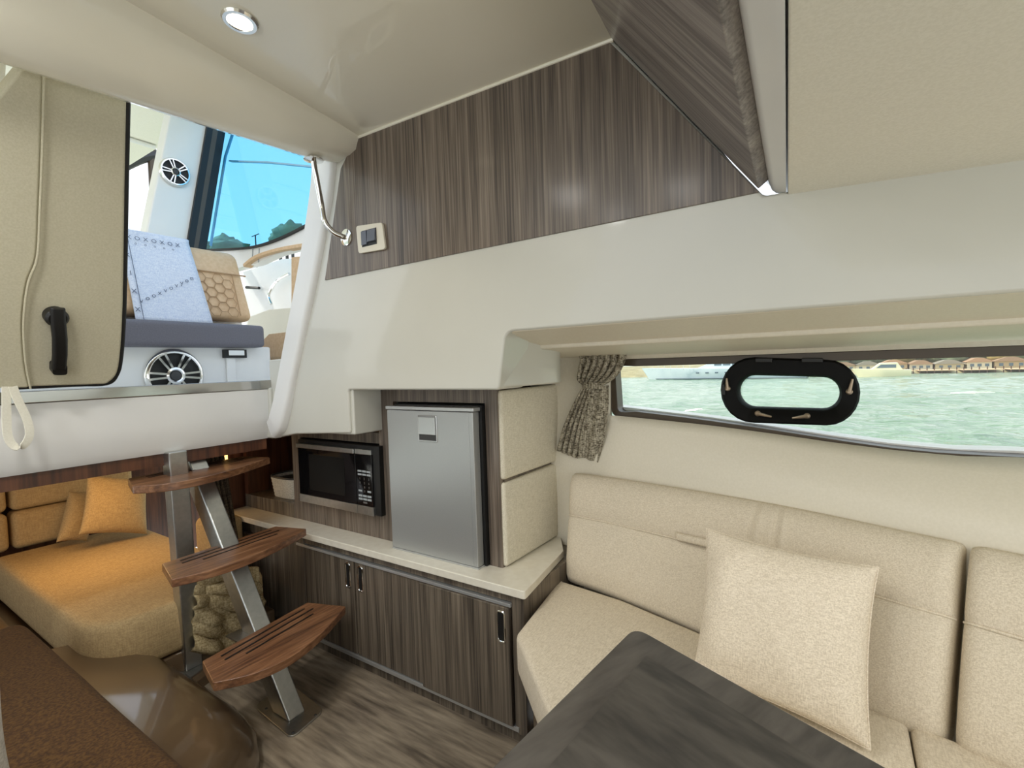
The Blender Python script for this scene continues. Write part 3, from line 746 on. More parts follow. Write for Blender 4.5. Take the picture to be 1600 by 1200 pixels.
for corner, lab, yy in (([(124, 851), (231, 849), (230, 762), (137, 757)], 'square orange pillow in front on the berth mattress', 3.05), ([(87, 840), (135, 838), (160, 760), (107, 760)], 'square orange pillow leaning behind the other on the berth', 3.22)):
    cs = [PY(x, y, yy+(.10 if i > 1 else 0)) for i, (x, y) in enumerate(corner)]
    dz = .285-min(q.z for q in cs); cs = [q+V((0, 0, dz)) for q in cs]
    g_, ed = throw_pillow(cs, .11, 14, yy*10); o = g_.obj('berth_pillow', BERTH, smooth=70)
    tag(o, lab, 'pillow', 'pillows on the berth')
# dark pleated curtain hanging behind the steps
def pleats(top, bot, n, amp, nrm, m, name, parent=None, rows_=14, waist=None):
    """top, bot: (left, right) points; pleated sheet"""
    g = G(); rows = []; nrm = V(nrm)
    for j in range(rows_+1):
        t = j/rows_; a = V(top[0]).lerp(V(bot[0]), t); b = V(top[1]).lerp(V(bot[1]), t)
        if waist:
            w = waist(t); c_ = w[0]; a = c_+(a-(a+b)/2)*w[1]; b2 = c_+(b-(V(top[0]).lerp(V(bot[0]), t)+b)/2)*w[1]; b = b2
        r_ = []
        for k in range(n*8+1):
            s = k/(n*8); p = a.lerp(b, s)
            ph_ = s*n*2*math.pi+.5*math.sin(t*3+s*9)
            r_.append(p+nrm*(amp*math.sin(ph_)*(.7+.5*noise.noise(V((s*4, t*2, 3))))))
        rows.append(r_)
    g.loft(rows, False, False); o = g.obj(name, m, parent, smooth=80)
    sd = o.modifiers.new('solid', 'SOLIDIFY'); sd.thickness = .003
    return o
a_, b_ = PY(296, 716, 2.26), PY(345, 700, 2.26); c_, d_ = PY(345, 900, 2.26), PY(374, 848, 2.26)
o = pleats((a_+V((0, 0, .06)), b_+V((0, 0, .06))), (V((c_.x, c_.y, .30)), V((d_.x, d_.y, .30))), 6, .010, (0, 1, 0), CURTD, 'berth_curtain')
tag(o, 'dark brown pleated curtain hanging behind the steel steps', 'curtain')
# berth lamp strip
bl = thing('berth_lamp', 'small glowing orange lamp under the bulkhead behind the curtain', 'lamp', (1.1, 2.48, .72))
p0, p1 = PY(345, 695, 2.46), PY(355, 722, 2.46)
G().box((p0.x, 2.455, p1.z), (p1.x+.002, 2.47, .80)).obj('lens', emis('berth_lens', (1, .55, .16, 1), 2.2), bl, bevel=.002)
G().box((p0.x-.003, 2.47, p1.z-.003), (p1.x+.005, 2.485, .80)).obj('lamp_housing', MAHO, bl)
bl2 = light('berth_glow', 'AREA', (.75, 2.75, .79), 2.0, (1, .62, .26), .5, (0, 0, -1), .3); attach(bl2, bl)
struct(G().box((1.13, 2.492, .08), (1.16, 2.53, .80)).obj('trim_18', MAHO))
c = hexpoly([(1.05, 2.30, .30), (1.19, 2.30, .30), (1.19, 2.48, .30), (1.05, 2.48, .30)], (0, 0, .16))
o = softhex(c, .03, (0, 0, .01), 5).obj('berth_bolster', BERTH); tag(o, 'small orange bolster cushion at the left end of the worktop', 'cushion')
# rumpled throw under the steps
g = G(); rows = []
for i in range(33):
    s = i/32; r_ = []
    for j in range(31):
        t = j/30; q = PY(300+102*s, 885+128*t, 2.035)
        d_ = abs(noise.noise(V((s*2.2, t*6, 1))))*.09+noise.noise(V((s*5, t*11, 4)))*.012
        r_.append(q+V((0, -d_, 0)))
    rows.append(r_)
g.loft(rows, False, False); o = g.obj('throw_blanket', THROWM, smooth=80); o.modifiers.new('s', 'SOLIDIFY').thickness = .012
tag(o, 'rumpled beige throw bunched on the floor behind the steps', 'blanket')
# left settee cushion with brown velour, white pillow
c = hexpoly([(-.9, .35, .25), (.425, .35, .25), (.42, 2.18, .25), (-.9, 2.18, .25)], (0, 0, .11))
o = softhex(c, .045, (0, 0, .01), 14, .002).obj('port_settee_cushion', CARPET); tag(o, 'brown velour settee cushion along the lower left corner', 'seat cushion')
A0 = V((.212, 1.24, .37)); cs = [A0+V((-.30, -.10, 0)), A0, A0+V((-.014, -.02, .25)), A0+V((-.31, -.10, .25))]
g_, ed = throw_pillow(cs, .10, 14, 3); o = g_.obj('white_pillow', fabric('pillow_white', srgb(196, 190, 178), srgb(222, 216, 206), 300), smooth=70)
tag(o, 'off-white pillow on the brown settee at the left edge', 'pillow')

# ================================================================ STARBOARD SETTEE
sb = [(1.15, .73), (1.45, .765), (1.345, .313), (1.20, -.06), (.70, -.09), (.72, .25), (.90, .50)]
struct(G().prism([(x-.01 if x < 1.2 else x+.12, y, FZ) for x, y in [(1.17, .725), (1.45, .76), (1.34, .3), (1.19, -.06), (1.0, -.6), (.66, -.7), (.72, -.09), (.76, .25), (.93, .49)]], (0, 0, .31)).obj('trim_19', BROWNG, bevel=.004))
se = thing('settee', 'beige linen L-shaped settee with piped backrests below the window', 'sofa', (1.2, .3, .26))
def flat_cushion(name, outline, z0, z1, r, parent, m, bul=.01, rr=.04):
    pol = rpoly([(x, y, 0) for x, y in outline], rr, 5)
    cen = sum(pol, V((0, 0, 0)))/len(pol); rows = []
    prof = [(z0, r*.6), (z0+r*.3, r*.15), (z0+r, 0), (z1-r, 0), (z1-r*.45, r*.12), (z1-r*.1, r*.5), (z1, r)]
    def inset(d):
        o_ = []; n_ = len(pol)
        for i, p in enumerate(pol):
            t = (pol[(i+1) % n_]-pol[i-1]).normalized(); nn_ = V((-t.y, t.x, 0))
            if nn_.dot(cen-p) < 0: nn_ = -nn_
            o_.append(p+nn_*d)
        return o_
    for z, d in prof: rows.append([q+V((0, 0, z)) for q in inset(d)])
    top = inset(r)
    for f_ in (.8, .55, .3, .1):
        rows.append([cen+(q-cen)*f_+V((0, 0, z1+bul*(1-f_*f_))) for q in top])
    return G().loft(rows).obj(name, m, parent, smooth=50)
flat_cushion('seat', [(1.10, .735), (1.46, .79), (1.43, .55), (1.36, .313), (1.25, -.02), (1.225, -.125), (.68, -.12), (.72, .25), (.87, .50)], .265, .378, .016, se, LINEN, .006, .014)
flat_cushion('seat', [(1.225, -.128), (1.20, -.24), (1.11, -.55), (1.03, -.9), (.45, -.9), (.55, -.5), (.675, -.123)], .265, .378, .016, se, LINEN, .006, .014)
def backrest(Bp, Tp, thick, end0, end1, sm=10, seam=.60):
    B = smoothpath(Bp, sm); T = smoothpath(Tp, sm); n = len(B); rows = []; seamp = []
    # section (a across towards the room, b up)
    sec = [(-.3, 0.02), (-.1, -.01), (.35, 0), (.52, .06), (.60, .2), (.60, .4), (.57, seam-.04), (.46, seam-.008), (.46, seam+.008), (.58, seam+.05), (.60, .78), (.54, .90), (.38, .975), (.12, 1.0), (-.12, .985), (-.25, .92), (-.3, .8), (-.3, .4)]
    L_ = [0]
    for i in range(1, n): L_.append(L_[-1]+(T[i]-T[i-1]).length)
    for i in range(n):
        up = T[i]-B[i]; t = (T[min(i+1, n-1)]-T[max(i-1, 0)]).normalized(); nr = t.cross(up).normalized()
        if nr.x > 0: nr = -nr
        k = 1
        for d, rr in ((L_[i], end0), (L_[-1]-L_[i], end1)):
            if d < rr: e = 1-d/rr; k = min(k, .55+.45*math.sqrt(max(0, 1-e*e)))
        row = []
        for a, b in sec:
            bb = .5+(b-.5)*(.93+.07*k); aa = a*k if a > 0 else a
            p = B[i]+up*bb+nr*(aa-.6)*thick
            p += nr*(noise.noise(p*5)*.004)
            row.append(p)
        rows.append(row); seamp.append(B[i]+up*(.5+(seam-.5)*(.93+.07*k))+nr*(.46*k-.6+.035)*thick)
    return rows, seamp, L_
def densify(pts, extra): return pts
Bp = [V((1.455, .775, .375)), V((1.425, .60, .375)), V((1.345, .313, .375)), V((1.275, .10, .375)), V((1.205, -.06, .375)), V((1.178, -.168, .375))]
Tp = [V((1.545, .79, .735)), V((1.53, .60, .735)), V((1.478, .25, .735)), V((1.435, .08, .735)), V((1.36, -.11, .735)), V((1.318, -.215, .735))]
rows, seamp, L_ = backrest(Bp, Tp, .10, .05, .03, 26)
# two pulled creases on the upper roll
for i, r_ in enumerate(rows):
    for s0 in (.42, .60, .655):
        d = (L_[i]/L_[-1]-s0)*L_[-1]
        if abs(d) < .03:
            for q_i in (9, 10, 11, 12): r_[q_i] += V((1, .3, -.1))*(.009 if q_i < 12 else .003)*(math.exp(-(d/.006)**2)-.5*math.exp(-((d-.013)/.006)**2))
G().loft(rows).obj('backrest', LINEN, se, smooth=70)
G().tube(seamp, .0028, 6).obj('piping', LINEN, se)
Bp2 = [V((1.172, -.182, .375)), V((1.12, -.34, .375)), V((1.05, -.55, .375)), V((.98, -.9, .375))]
Tp2 = [V((1.312, -.228, .735)), V((1.25, -.40, .735)), V((1.17, -.60, .735)), V((1.10, -.95, .735))]
rows, seamp, L2 = backrest(Bp2, Tp2, .10, .03, .03)
G().loft(rows).obj('backrest', LINEN, se, smooth=70); G().tube(seamp, .0028, 6).obj('piping', LINEN, se)
# small pull tab on the seam
pa, pb_ = PX(1056, 838, 1.42), PX(1108, 850, 1.405)
def on_back(px, py, off=.0):
    r = ray(px, py); best = None
    B = V((1.345, .313, .375)); T = V((1.478, .25, .735)); B2 = V((1.205, -.06, .375))
    n_ = (T-B).cross(B2-B).normalized(); t = n_.dot(B-CP)/n_.dot(r); return CP+r*(t-off)
pa, pb_ = on_back(1056, 839, .03), on_back(1112, 852, .03)
tb = softhex(hexpoly([pa+V((0, 0, -.010)), pb_+V((0, 0, -.010)), pb_+V((.02, .01, -.010)), pa+V((.02, .01, -.010))], (0, 0, .020)), .007, (0, 0, 0), 4).obj('pull_tab', LINEN, se)
# scatter pillow
cs = [V((1.115, .265, .41)), V((1.072, -.055, .395)), V((1.225, -.078, .682)), V((1.255, .260, .700))]
pw_ = thing('scatter_pillow', 'square beige linen scatter pillow leaning on the settee backrest', 'pillow', (1.12, .1, .385))
g_, ed = throw_pillow([cs[1], cs[0], cs[3], cs[2]], .13, 30, 5, .009); g_.obj('pillow_body', LINENP, pw_, smooth=75)
G().tube(ed, .0025, 6, True).obj('edge_seam', LINENP, pw_)

# ================================================================ TABLE
tb = thing('dinette_table', 'charcoal wood dinette table with a bordered top in the foreground', 'table', (.4, 0, FZ))
ZT = .66
A_ = PZ(992, 977, ZT); Bq = PZ(765, 1200, ZT); Cq = PZ(1392, 1200, ZT)
ddl = (Bq-A_).normalized(); ddr = (Cq-A_).normalized()
P0 = A_; PL = A_+ddl*.80; PR = A_+ddr*.75; PE = PR+ddl*.85
pol = rpoly([P0, PL, PE, PR], .03)
G().prism([q-V((0, 0, .032)) for q in pol], (0, 0, .030)).obj('tabletop', TBLB, tb, bevel=.003)
ins = .055
I0 = P0+(ddl+ddr)*ins*1.0; I1 = PL-ddl*ins+ddr*ins; I2 = PE-ddl*ins-ddr*ins; I3 = PR+ddl*ins-ddr*ins
G().prism([q-V((0, 0, .002)) for q in (I0, I1, I2, I3)], (0, 0, .0016)).obj('centre_panel', TBL, tb)
G().tube([(.35, -.05, FZ), (.35, -.05, ZT-.03)], .04, 20).obj('pedestal', STEEL, tb)
G().lathe((.35, -.05, FZ), (0, 0, 1), [(0, 0), (.15, 0), (.15, .006), (.05, .02), (0, .02)]).obj('pedestal_foot', STEEL, tb)

# ================================================================ WINDOW DRESSING
# tied back curtain
cu = thing('window_curtain', 'grey patterned curtain tied back at the left end of the hull window', 'curtain', (1.64, .72, .78))
XC = 1.63
def pc(x, y): return PX(x, y, XC)
def curtain_piece(L0, R0, n, amp, name):
    rows = []
    for (a, b) in zip(L0, R0):
        pa_, pb2 = pc(*a), pc(*b); r_ = []
        for k in range(n*8+1):
            s = k/(n*8); p = pa_.lerp(pb2, s)
            r_.append(p+V((-1, 0, 0))*(amp*(1+math.sin(s*n*2*math.pi+.6*math.sin(a[1]*.03)))))
        rows.append(r_)
    g = G().loft(rows, False, False); o = g.obj(name, CURT, cu, smooth=80); o.modifiers.new('s', 'SOLIDIFY').thickness = .003; return o
def samp(pts, n=10):
    return [(q.x, q.y) for q in smoothpath([(x, y, 0) for x, y in pts], n)]
curtain_piece(samp([(903, 549), (908, 562), (905, 578), (904, 592), (912, 600)]), samp([(981, 549), (977, 566), (966, 586), (948, 600), (930, 604)]), 7, .008, 'upper_drape')
curtain_piece(samp([(913, 604), (899, 630), (884, 665), (873, 703)]), samp([(928, 606), (921, 635), (914, 668), (905, 716)]), 4, .008, 'lower_drape')
curtain_piece(samp([(926, 604), (919, 635), (911, 668), (905, 712)]), samp([(952, 602), (952, 635), (947, 680), (936, 722)]), 2, .006, 'lower_drape')
ta = pc(912, 601)+V((-.012, 0, 0)); tb2 = pc(946, 604)+V((-.012, 0, 0))
G().bar([ta, ta.lerp(tb2, .5)+V((-.012, 0, .002)), tb2], .004, .022).obj('tie_band', CURT, cu, bevel=.001)
# opening portlight in the long window
pf = thing('portlight', 'black oval opening portlight in the middle of the hull window', 'porthole', (1.68, .08, .95))
c1, c2 = on_hull(1187, 610, .012), on_hull(1287, 613, .012)
def stad(L_, R_, nx, ny, off=0):
    """stadium outline in the window plane between pixel centres"""
    o_ = []; n_ = 12
    for k in range(n_+1):
        t = math.pi/2+math.pi*k/n_; o_.append((L_[0]+nx*math.cos(t), L_[1]-ny*math.sin(t)))
    for k in range(n_+1):
        t = -math.pi/2+math.pi*k/n_; o_.append((R_[0]+nx*math.cos(t), R_[1]-ny*math.sin(t)))
    return [on_hull(x, y, off) for x, y in o_]
outer = stad((1179, 609), (1292, 613), 52, 51); inner = stad((1181, 611), (1286, 614), 26, 25)
rows = []
for a, b in zip(outer, inner):
    f_ = V((-1, 0, 0)); m_ = a.lerp(b, .5)
    rows.append([a+V((.03, 0, 0)), a+f_*.012, a.lerp(b, .12)+f_*.020, a.lerp(b, .88)+f_*.020, b+f_*.010, b+V((.03, 0, 0))])
rows.append(rows[0])
ring = G().loft(rows, True, False).obj('frame', base('portlight_black', (.004, .004, .004, 1), .6, spec=.2), pf, smooth=40)
G().prism([p+V((.02, 0, 0)) for p in inner], (.003, 0, 0)).obj('pane', GLASS, pf)
def on_off(x, y): return on_hull(x, y, .021)
BRZ = base('latch_metal', srgb(168, 150, 130), .3, .7)
for (x0, y0), (x1, y1) in (((1137, 607), (1136, 591)), ((1184, 646), (1206, 651)), ((1261, 650), (1238, 653)), ((1327, 612), (1332, 592))):
    a, b = on_off(x0, y0), on_off(x1, y1)
    lt_ = G().lathe(a, (-1, 0, 0), [(0, 0), (.0085, 0), (.0085, .004), (.005, .007), (0, .007)], 16).obj('latch', BRZ, pf)
    G().tube([a+V((-.004, 0, 0)), a.lerp(b, .5)+V((-.007, 0, 0)), b+V((-.006, 0, 0))], [.006, .0045, .0028], 8).obj('latch_arm', BRZ, lt_)
for x0, x1, yy in ((1180, 1207, 563), (1252, 1286, 563)):
    a, b = on_off(x0, yy), on_off(x1, yy); G().bar([a, b], .012, .014).obj('hinge', BLACK, pf, bevel=.003)
a, b = on_off(1130, 600), on_off(1131, 618); G().bar([a, b], .012, .012, (0, 1, 0)).obj('hinge', BLACK, pf, bevel=.003)

# ================================================================ COMPANIONWAY DOOR LEAF
DN = V((0, 1, .5)); DC = 2.455
dl = thing('companionway_door', 'cream padded door leaf hanging open at the left of the companionway', 'door', (.45, 1.9, 1.11))
def pd(x, y, off=0): return PN(x, y, DN, DC-off)
nd = DN.normalized()
right = [pd(199, 145), pd(196, 300), pd(193, 480), pd(188, 560), pd(181, 588), pd(166, 601)]
left = [pd(20, 606), pd(-40, 607), pd(-60, 300), pd(-30, 180), pd(30, 106), pd(40, 85), pd(120, 112)]
G().prism(smoothpath(right, 3)+left, nd*.05).obj('leaf', DOORV, dl, bevel=.008, seg=3)
# proud upholstered left side
sp_ = [(65, 96), (62, 220), (58, 330), (54, 400), (40, 440), (33, 500), (36, 560), (44, 604)]
seam = [pd(x, y, .0) for x, y in samp(sp_, 5)]
lp = [q-nd*.0 for q in seam]+[pd(-40, 605), pd(-60, 300), pd(-30, 182), pd(30, 108), pd(42, 90)]
G().prism([q+nd*.002 for q in lp], -nd*.012).obj('padded_flank', DOORV, dl, bevel=.006, seg=3)
G().tube([q-nd*.013+V((.002, 0, 0)) for q in seam], .0025, 6).obj('piping', DOORV, dl)
rt_ = smoothpath(right+[pd(120, 603), pd(20, 608)], 4)
G().tube([q+nd*.012+V((.004, 0, 0)) for q in rt_], .008, 8).obj('rubber_edge', RUBBER, dl, smooth=80)
ha = [pd(84, 488), pd(86, 500, .03), pd(93, 525, .045), pd(94, 550, .04), pd(90, 572, .02)]
g = G(); rows = []
def hbar(pts, w, d_):
    rows = []
    for x, y, off in pts:
        c_ = pd(x, y, off)
        rows.append([c_+V((-w, 0, 0))-nd*d_*.3, c_+V((-w*.6, 0, 0))-nd*d_, c_+V((w*.6, 0, 0))-nd*d_, c_+V((w, 0, 0))-nd*d_*.3, c_+V((w, 0, 0))+nd*d_, c_+V((-w, 0, 0))+nd*d_])
    return G().loft(rows)
hbar([(90, 481, .03), (91, 500, .035), (94, 530, .038), (94, 555, .035), (92, 577, .03)], .0165, .008).obj('handle', BLACK, dl, bevel=.003, smooth=60)
G().lathe(pd(85, 492, -.0), -nd, [(0, 0), (.026, 0), (.026, .025), (.02, .032), (0, .032)], 24).obj('handle_mount', BLACK, dl)
q_ = pd(88, 570); G().prism(rpoly([pd(77, 563), pd(100, 563), pd(100, 579), pd(77, 579)], .008), -nd*.03).obj('handle_mount', BLACK, dl)
# strap loop hanging
sl = [PY(20, 604, 1.88), PY(28, 625, 1.88), PY(42, 655, 1.88), PY(46, 680, 1.88), PY(36, 697, 1.88), PY(22, 697, 1.88), PY(12, 680, 1.88), PY(10, 640, 1.88), PY(10, 604, 1.88)]
o = G().bar(smoothpath(sl, 5), .003, .020, (.9, .25, 0)).obj('strap_loop', HEAD, None, smooth=60, bevel=.0008)
tag(o, 'cream fabric strap loop hanging below the padded door', 'strap')

# ================================================================ COCKPIT BEYOND THE DOORWAY
YS = 2.55
hb = hc_ = thing('helm_bench', 'tan and grey helm bench on a white base seen through the companionway', 'seat', (1.0, 2.8, 1.075))
p = PY(418, 560, YS)
G().box((.3, YS, 1.075), (p.x+.02, 3.1, 1.262)).obj('seat_base', WHITE, hb, bevel=.01)
G().box((PY(352, 560, YS).x, YS-.012, 1.075), (PY(366, 560, YS).x, YS, 1.245)).obj('rib', WHITE, hb, bevel=.003)
a, b = PY(350, 546, YS-.02), PY(386, 559, YS-.02)
lc_ = G().box((a.x, YS-.02, b.z), (b.x, YS+.01, a.z)).obj('latch_recess', BLACK, hb)
G().box((a.x+.02, YS-.026, b.z+.012), (b.x-.015, YS-.02, a.z-.004)).obj('latch', CHROME, hb, bevel=.001)
def speaker(c, r, nrm, label, spokes=6, wide=False):
    t = thing('speaker', label, 'speaker', c, 'round cockpit speakers'); c = V(c); nr = V(nrm).normalized(); a_ = V((nr.y, -nr.x, 0)).normalized() if abs(nr.z) < .9 else V((1, 0, 0)); b_ = nr.cross(a_)
    G().lathe(c, nr, [(r*.80, 0), (r, 0), (r, .010), (r*.93, .018), (r*.84, .018), (r*.80, .008)], 40, True).obj('trim_ring', CHROME, t, smooth=50)
    G().lathe(c, nr, [(0, .002), (r*.81, .002), (r*.78, .004), (r*.5, .001), (r*.3, .006), (0, .007)], 32).obj('cone', BLACK, t)
    G().lathe(c, nr, [(r*.2, .010), (r*.30, .012), (r*.31, .020), (r*.24, .024), (r*.2, .020)], 24, True).obj('hub', CHROME, t, smooth=50)
    G().lathe(c, nr, [(0, .012), (r*.2, .012), (r*.17, .020), (0, .023)], 24).obj('centre_cap', DKGREY, t)
    for k in range(spokes):
        th = 2*math.pi*(k)/spokes
        for dd in (-.14, .14):
            d0 = a_*math.cos(th+dd*1.6)+b_*math.sin(th+dd*1.6); d1 = a_*math.cos(th+dd)+b_*math.sin(th+dd)
            G().bar([c+nr*.018+d0*r*.28, c+nr*.019+d1*r*.88], r*.075, .005, nr).obj('spoke', CHROME, t)
    return t
cc_ = PY(272, 587, YS); speaker((cc_.x, YS-.001, cc_.z), abs(PY(318, 580, YS).x-PY(224, 580, YS).x)/2, (0, -1, 0), 'large round chrome spoked speaker under the grey helm seat')
pr_ = PY(414, 512, 2.48)
z0_, z1__ = PY(300, 541, 2.48).z, PY(300, 503, 2.48).z
softhex(hexpoly([(.3, 2.48, z0_), (pr_.x, 2.48, z0_), (pr_.x, 3.1, z0_), (.3, 3.1, z0_)], (0, 0, z1__-z0_)), .02, (0, 0, .008), 6).obj('seat_cushion', GREYV, hc_)
bl_, br_ = PY(386, 495, 2.75), PY(390, 408, 2.75); tl_ = PY(315, 386, 2.80)
zb_, zt_2 = PY(330, 500, 2.75).z, PY(315, 384, 2.80).z
backc = softhex(hexpoly([(.4, 2.72, zb_), (br_.x, 2.72, zb_), (br_.x, 2.86, zb_), (.4, 2.86, zb_)], [V((.4, 2.84, zt_2)), V((br_.x-.02, 2.84, zt_2-.0)), V((br_.x-.02, 2.94, zt_2)), V((.4, 2.94, zt_2))]), .045, (0, .012, 0), 8).obj('backrest', TANV, hc_)
def bf(x, z): # point on the front face of the helm backrest
    t = (z-zb_)/(zt_2-zb_); return V((x, 2.705+.12*t, z))
zs_ = zb_+(zt_2-zb_)*.66
G().tube([bf(.5, zs_), bf(br_.x-.01, zs_)], .004, 6).obj('seam', base('stitch_tan', srgb(178, 144, 108), .7), hc_)
xq = br_.x-.085; G().tube([bf(xq, zb_+.03), bf(xq, zs_)], .003, 6).obj('seam', bpy.data.materials['stitch_tan'], hc_)
g = G(); hx_ = .030
for r_i in range(6):
    for c_i in range(7):
        cx2 = xq-.035-c_i*hx_*1.5; cz2 = zb_+.045+r_i*hx_*1.74/1.0+(hx_*.87 if c_i % 2 else 0)
        if cz2 > zs_-.03: continue
        g.tube([bf(cx2+hx_*math.cos(k*math.pi/3)*.95, cz2+hx_*math.sin(k*math.pi/3)*.95) for k in range(6)], .0016, 4, True)
g.obj('quilting', bpy.data.materials['stitch_tan'], hc_)
G().box((.5, 2.86, 1.28), (br_.x, 2.95, zb_+.02)).obj('seat_back_shell', WHITE, hc_, bevel=.008)
# towel over the backrest
xl, xr = PY(206, 440, 2.70).x, PY(328, 470, 2.70).x
tw = thing('towel', 'pale blue towel with dark stitched marks draped over the helm seat backrest', 'towel', ((xl+xr)/2, 2.7, zb_))
rows = []
NR = 26
for j in range(NR+1):
    t = j/NR; r_ = []
    for i in range(13):
        s = i/12; x0 = xl+(xr-xl)*s
        if t < .7:
            z = zb_-.03+(zt_2-zb_+.04)*(t/.7); q = bf(x0, z); q.y -= .016+.004*math.sin(s*7+t*5)
        else:
            u = (t-.7)/.3*math.pi; q = V((x0, 2.885-.078*math.cos(u), zt_2+.012+.022*math.sin(u)))
            if u > math.pi*.6: q.z -= (u-math.pi*.6)*.05
        q.x += -.035*min(1, t/.7)*(1 if s > .0 else 1)*s
        r_.append(q)
    rows.append(r_)
o = G().loft(rows, False, False).obj('cloth', TOWELM, tw, smooth=80); o.modifiers.new('s', 'SOLIDIFY').thickness = .006
MARK = base('towel_marks', srgb(96, 104, 124), .8)
def tp(s, t):
    z = zb_-.03+(zt_2-zb_+.04)*t; q = bf(xl+(xr-xl)*s-.035*t*s, z); q.y -= .026; return q
upd = (bf(1, zt_2)-bf(1, zb_)).normalized()
for k, ch in enumerate('XOXOXOX'): text(ch, .030, tp(.10+.115*k, .93), (1, 0, 0), upd, MARK, 'printed_mark', tw)
for k, ch in enumerate('ooooo'): text(ch, .020, tp(.18+.13*k, .87), (1, 0, 0), upd, MARK, 'printed_mark', tw)
for k, ch in enumerate('vooxvovyon'): text(ch, .034, tp(.10+.085*k, .22+.036*k), (1, .0, .12), upd, MARK, 'printed_mark', tw)
for k, ch in enumerate('XXIX'): text(ch, .032, tp(-.0+.035, .12+.2*k), (1, 0, 0), upd, MARK, 'printed_mark', tw)
g = G().tube([tp(.085, .0), tp(.085, .35), tp(.085, .7), tp(.085, 1.0)], .0016, 5); g.obj('stitched_line', MARK, tw)

# side structure to the right of the helm
XS = 1.62
def px_(x, y): return PX(x, y, XS)
ctop = [(300, 392), (318, 391), (400, 386), (440, 372), (484, 351), (520, 330)]
cbot = [(520, 378), (478, 384), (430, 398), (400, 412), (330, 430), (300, 432)]
struct(G().prism([px_(*q) for q in samp(ctop, 4)]+[px_(*q) for q in cbot], (.06, 0, 0)).obj('wall_cockpit_coaming', WHITE, bevel=.004))
for x_ in (395, 405):
    struct(G().tube([PX(x_, 388, XS-.002), PX(x_-1, 410, XS-.002)], .003, 5).obj('trim_20', GREYB))
tf = thing('tan_side_frame', 'tan upholstered frame around the opening right of the helm seat', 'frame', (1.6, 2.3, 1.2))
G().bar([px_(*q) for q in samp([(386, 416), (405, 402), (440, 391), (480, 384)], 4)], .05, .02).obj('top_rail', TANV, tf, bevel=.004)
G().prism([px_(*q) for q in ((455, 402), (470, 400), (470, 545), (455, 545), (400, 566), (395, 545), (418, 540), (448, 520))][0:3]+[px_(462, 545), px_(455, 520)], (.04, 0, 0)).obj('upright', TANV, tf, bevel=.003)
G().prism([px_(*q) for q in ((400, 542), (420, 522), (455, 518), (470, 512), (470, 560), (400, 566))], (.04, 0, 0)).obj('lower_panel', TANV, tf, bevel=.003)
struct(G().prism([px_(*q) for q in ((300, 560), (500, 556), (500, 640), (300, 640))], (.04, 0, 0)).obj('wall_cockpit_side', WHITE))
# rail and side deck beyond the opening
dr_ = thing('side_deck_rail', 'thin curved chrome rail outside the tan framed opening', 'rail', (2.0, 3.0, 1.2))
G().tube([PX(x, y, 1.9) for x, y in samp([(452, 428), (432, 440), (420, 460), (424, 475)], 5)], .010, 8).obj('tube', CHROME, dr_)
G().tube([PX(385, 449, 1.9), PX(405, 450, 1.9)], .010, 8).obj('stub', BLACK, dr_)
struct(G().prism([PX(x, y, 1.95) for x, y in ((380, 425), (440, 405), (520, 400), (520, 640), (380, 640), (385, 480))], (.05, 0, 0)).obj('wall_outer_deck', WHITE))
struct(G().prism([PX(x, y, 1.80) for x, y in ((388, 496), (420, 484), (470, 480), (470, 560), (380, 560))], (.05, 0, 0)).obj('trim_21', HEAD))
# blue tinted side glass with dark frame
w2 = struct(G().prism([PX(x, y, XS+.02) for x, y in ((317, 391), (400, 387), (440, 373), (486, 350), (520, 330), (540, 180), (352, 150))], (.006, 0, 0)).obj('window_2', BLUEG), 'blue tinted cockpit side window', 'window')
g = G().bar([PX(x, y, XS) for x, y in samp([(315, 391), (360, 390), (400, 386), (440, 373), (486, 350), (520, 330)], 4)], .03, .012); struct(g.obj('window_seal', RUBBER, w2))
g = G().bar([PX(x, y, XS+.03) for x, y in ((368, 195), (352, 245), (329, 384))], .02, .008, (1, 0, 0)); struct(g.obj('window_mullion', base('pale_blue_trim', srgb(150, 190, 215), .4), w2))
g = G().bar([PX(x, y, XS+.03) for x, y in ((360, 252), (420, 254), (500, 262))], .02, .008); struct(g.obj('window_mullion', bpy.data.materials['pale_blue_trim'], w2))
YP = 3.2
def py_(x, y, d=0): return PY(x, y, YP+d)
for nm, pts, m_ in (('window_frame_post', ((325, 190), (335, 190), (302, 392), (291, 392)), BLACK), ('window_frame_post', ((335, 190), (343, 190), (309, 392), (302, 392)), BRONZE), ('window_frame_post', ((343, 190), (355, 190), (322, 392), (309, 392)), BLACK)):
    struct(G().prism([py_(*q, -.02) for q in pts], (0, .05, 0)).obj(nm, m_, w2))
sp2 = thing('cockpit_arch', 'broad white leaning hardtop support beside the dark window frame', 'arch', py_(260, 385))
G().prism([py_(*q) for q in ((269, 160), (332, 160), (294, 395), (222, 395))], (0, .10, 0)).obj('leg', WHITE, sp2, bevel=.01)
cc_ = py_(272, 270); speaker((cc_.x, YP-.006, cc_.z), .080, (-.05, -1, 0), 'smaller round speaker high on the white hardtop support', 5)
rf = thing('cockpit_roof', 'cream canopy roof over the cockpit beyond the white support', 'roof', (.8, 3.8, 2.5))
G().box((-.9, 2.4, 2.72), (1.58, 5.6, 2.76)).obj('canopy', HEAD, rf)
for q in range(4):
    G().tube([(-.9, 3.3+q*.6, 2.705), (1.55, 3.3+q*.6, 2.705)], .015, 8).obj('bow', WHITE, rf)
G().tube([PY(236, 225, 4.6), PY(240, 300, 4.6), PY(241, 395, 4.6)], .03, 10).obj('support_pole', BRONZE, rf)
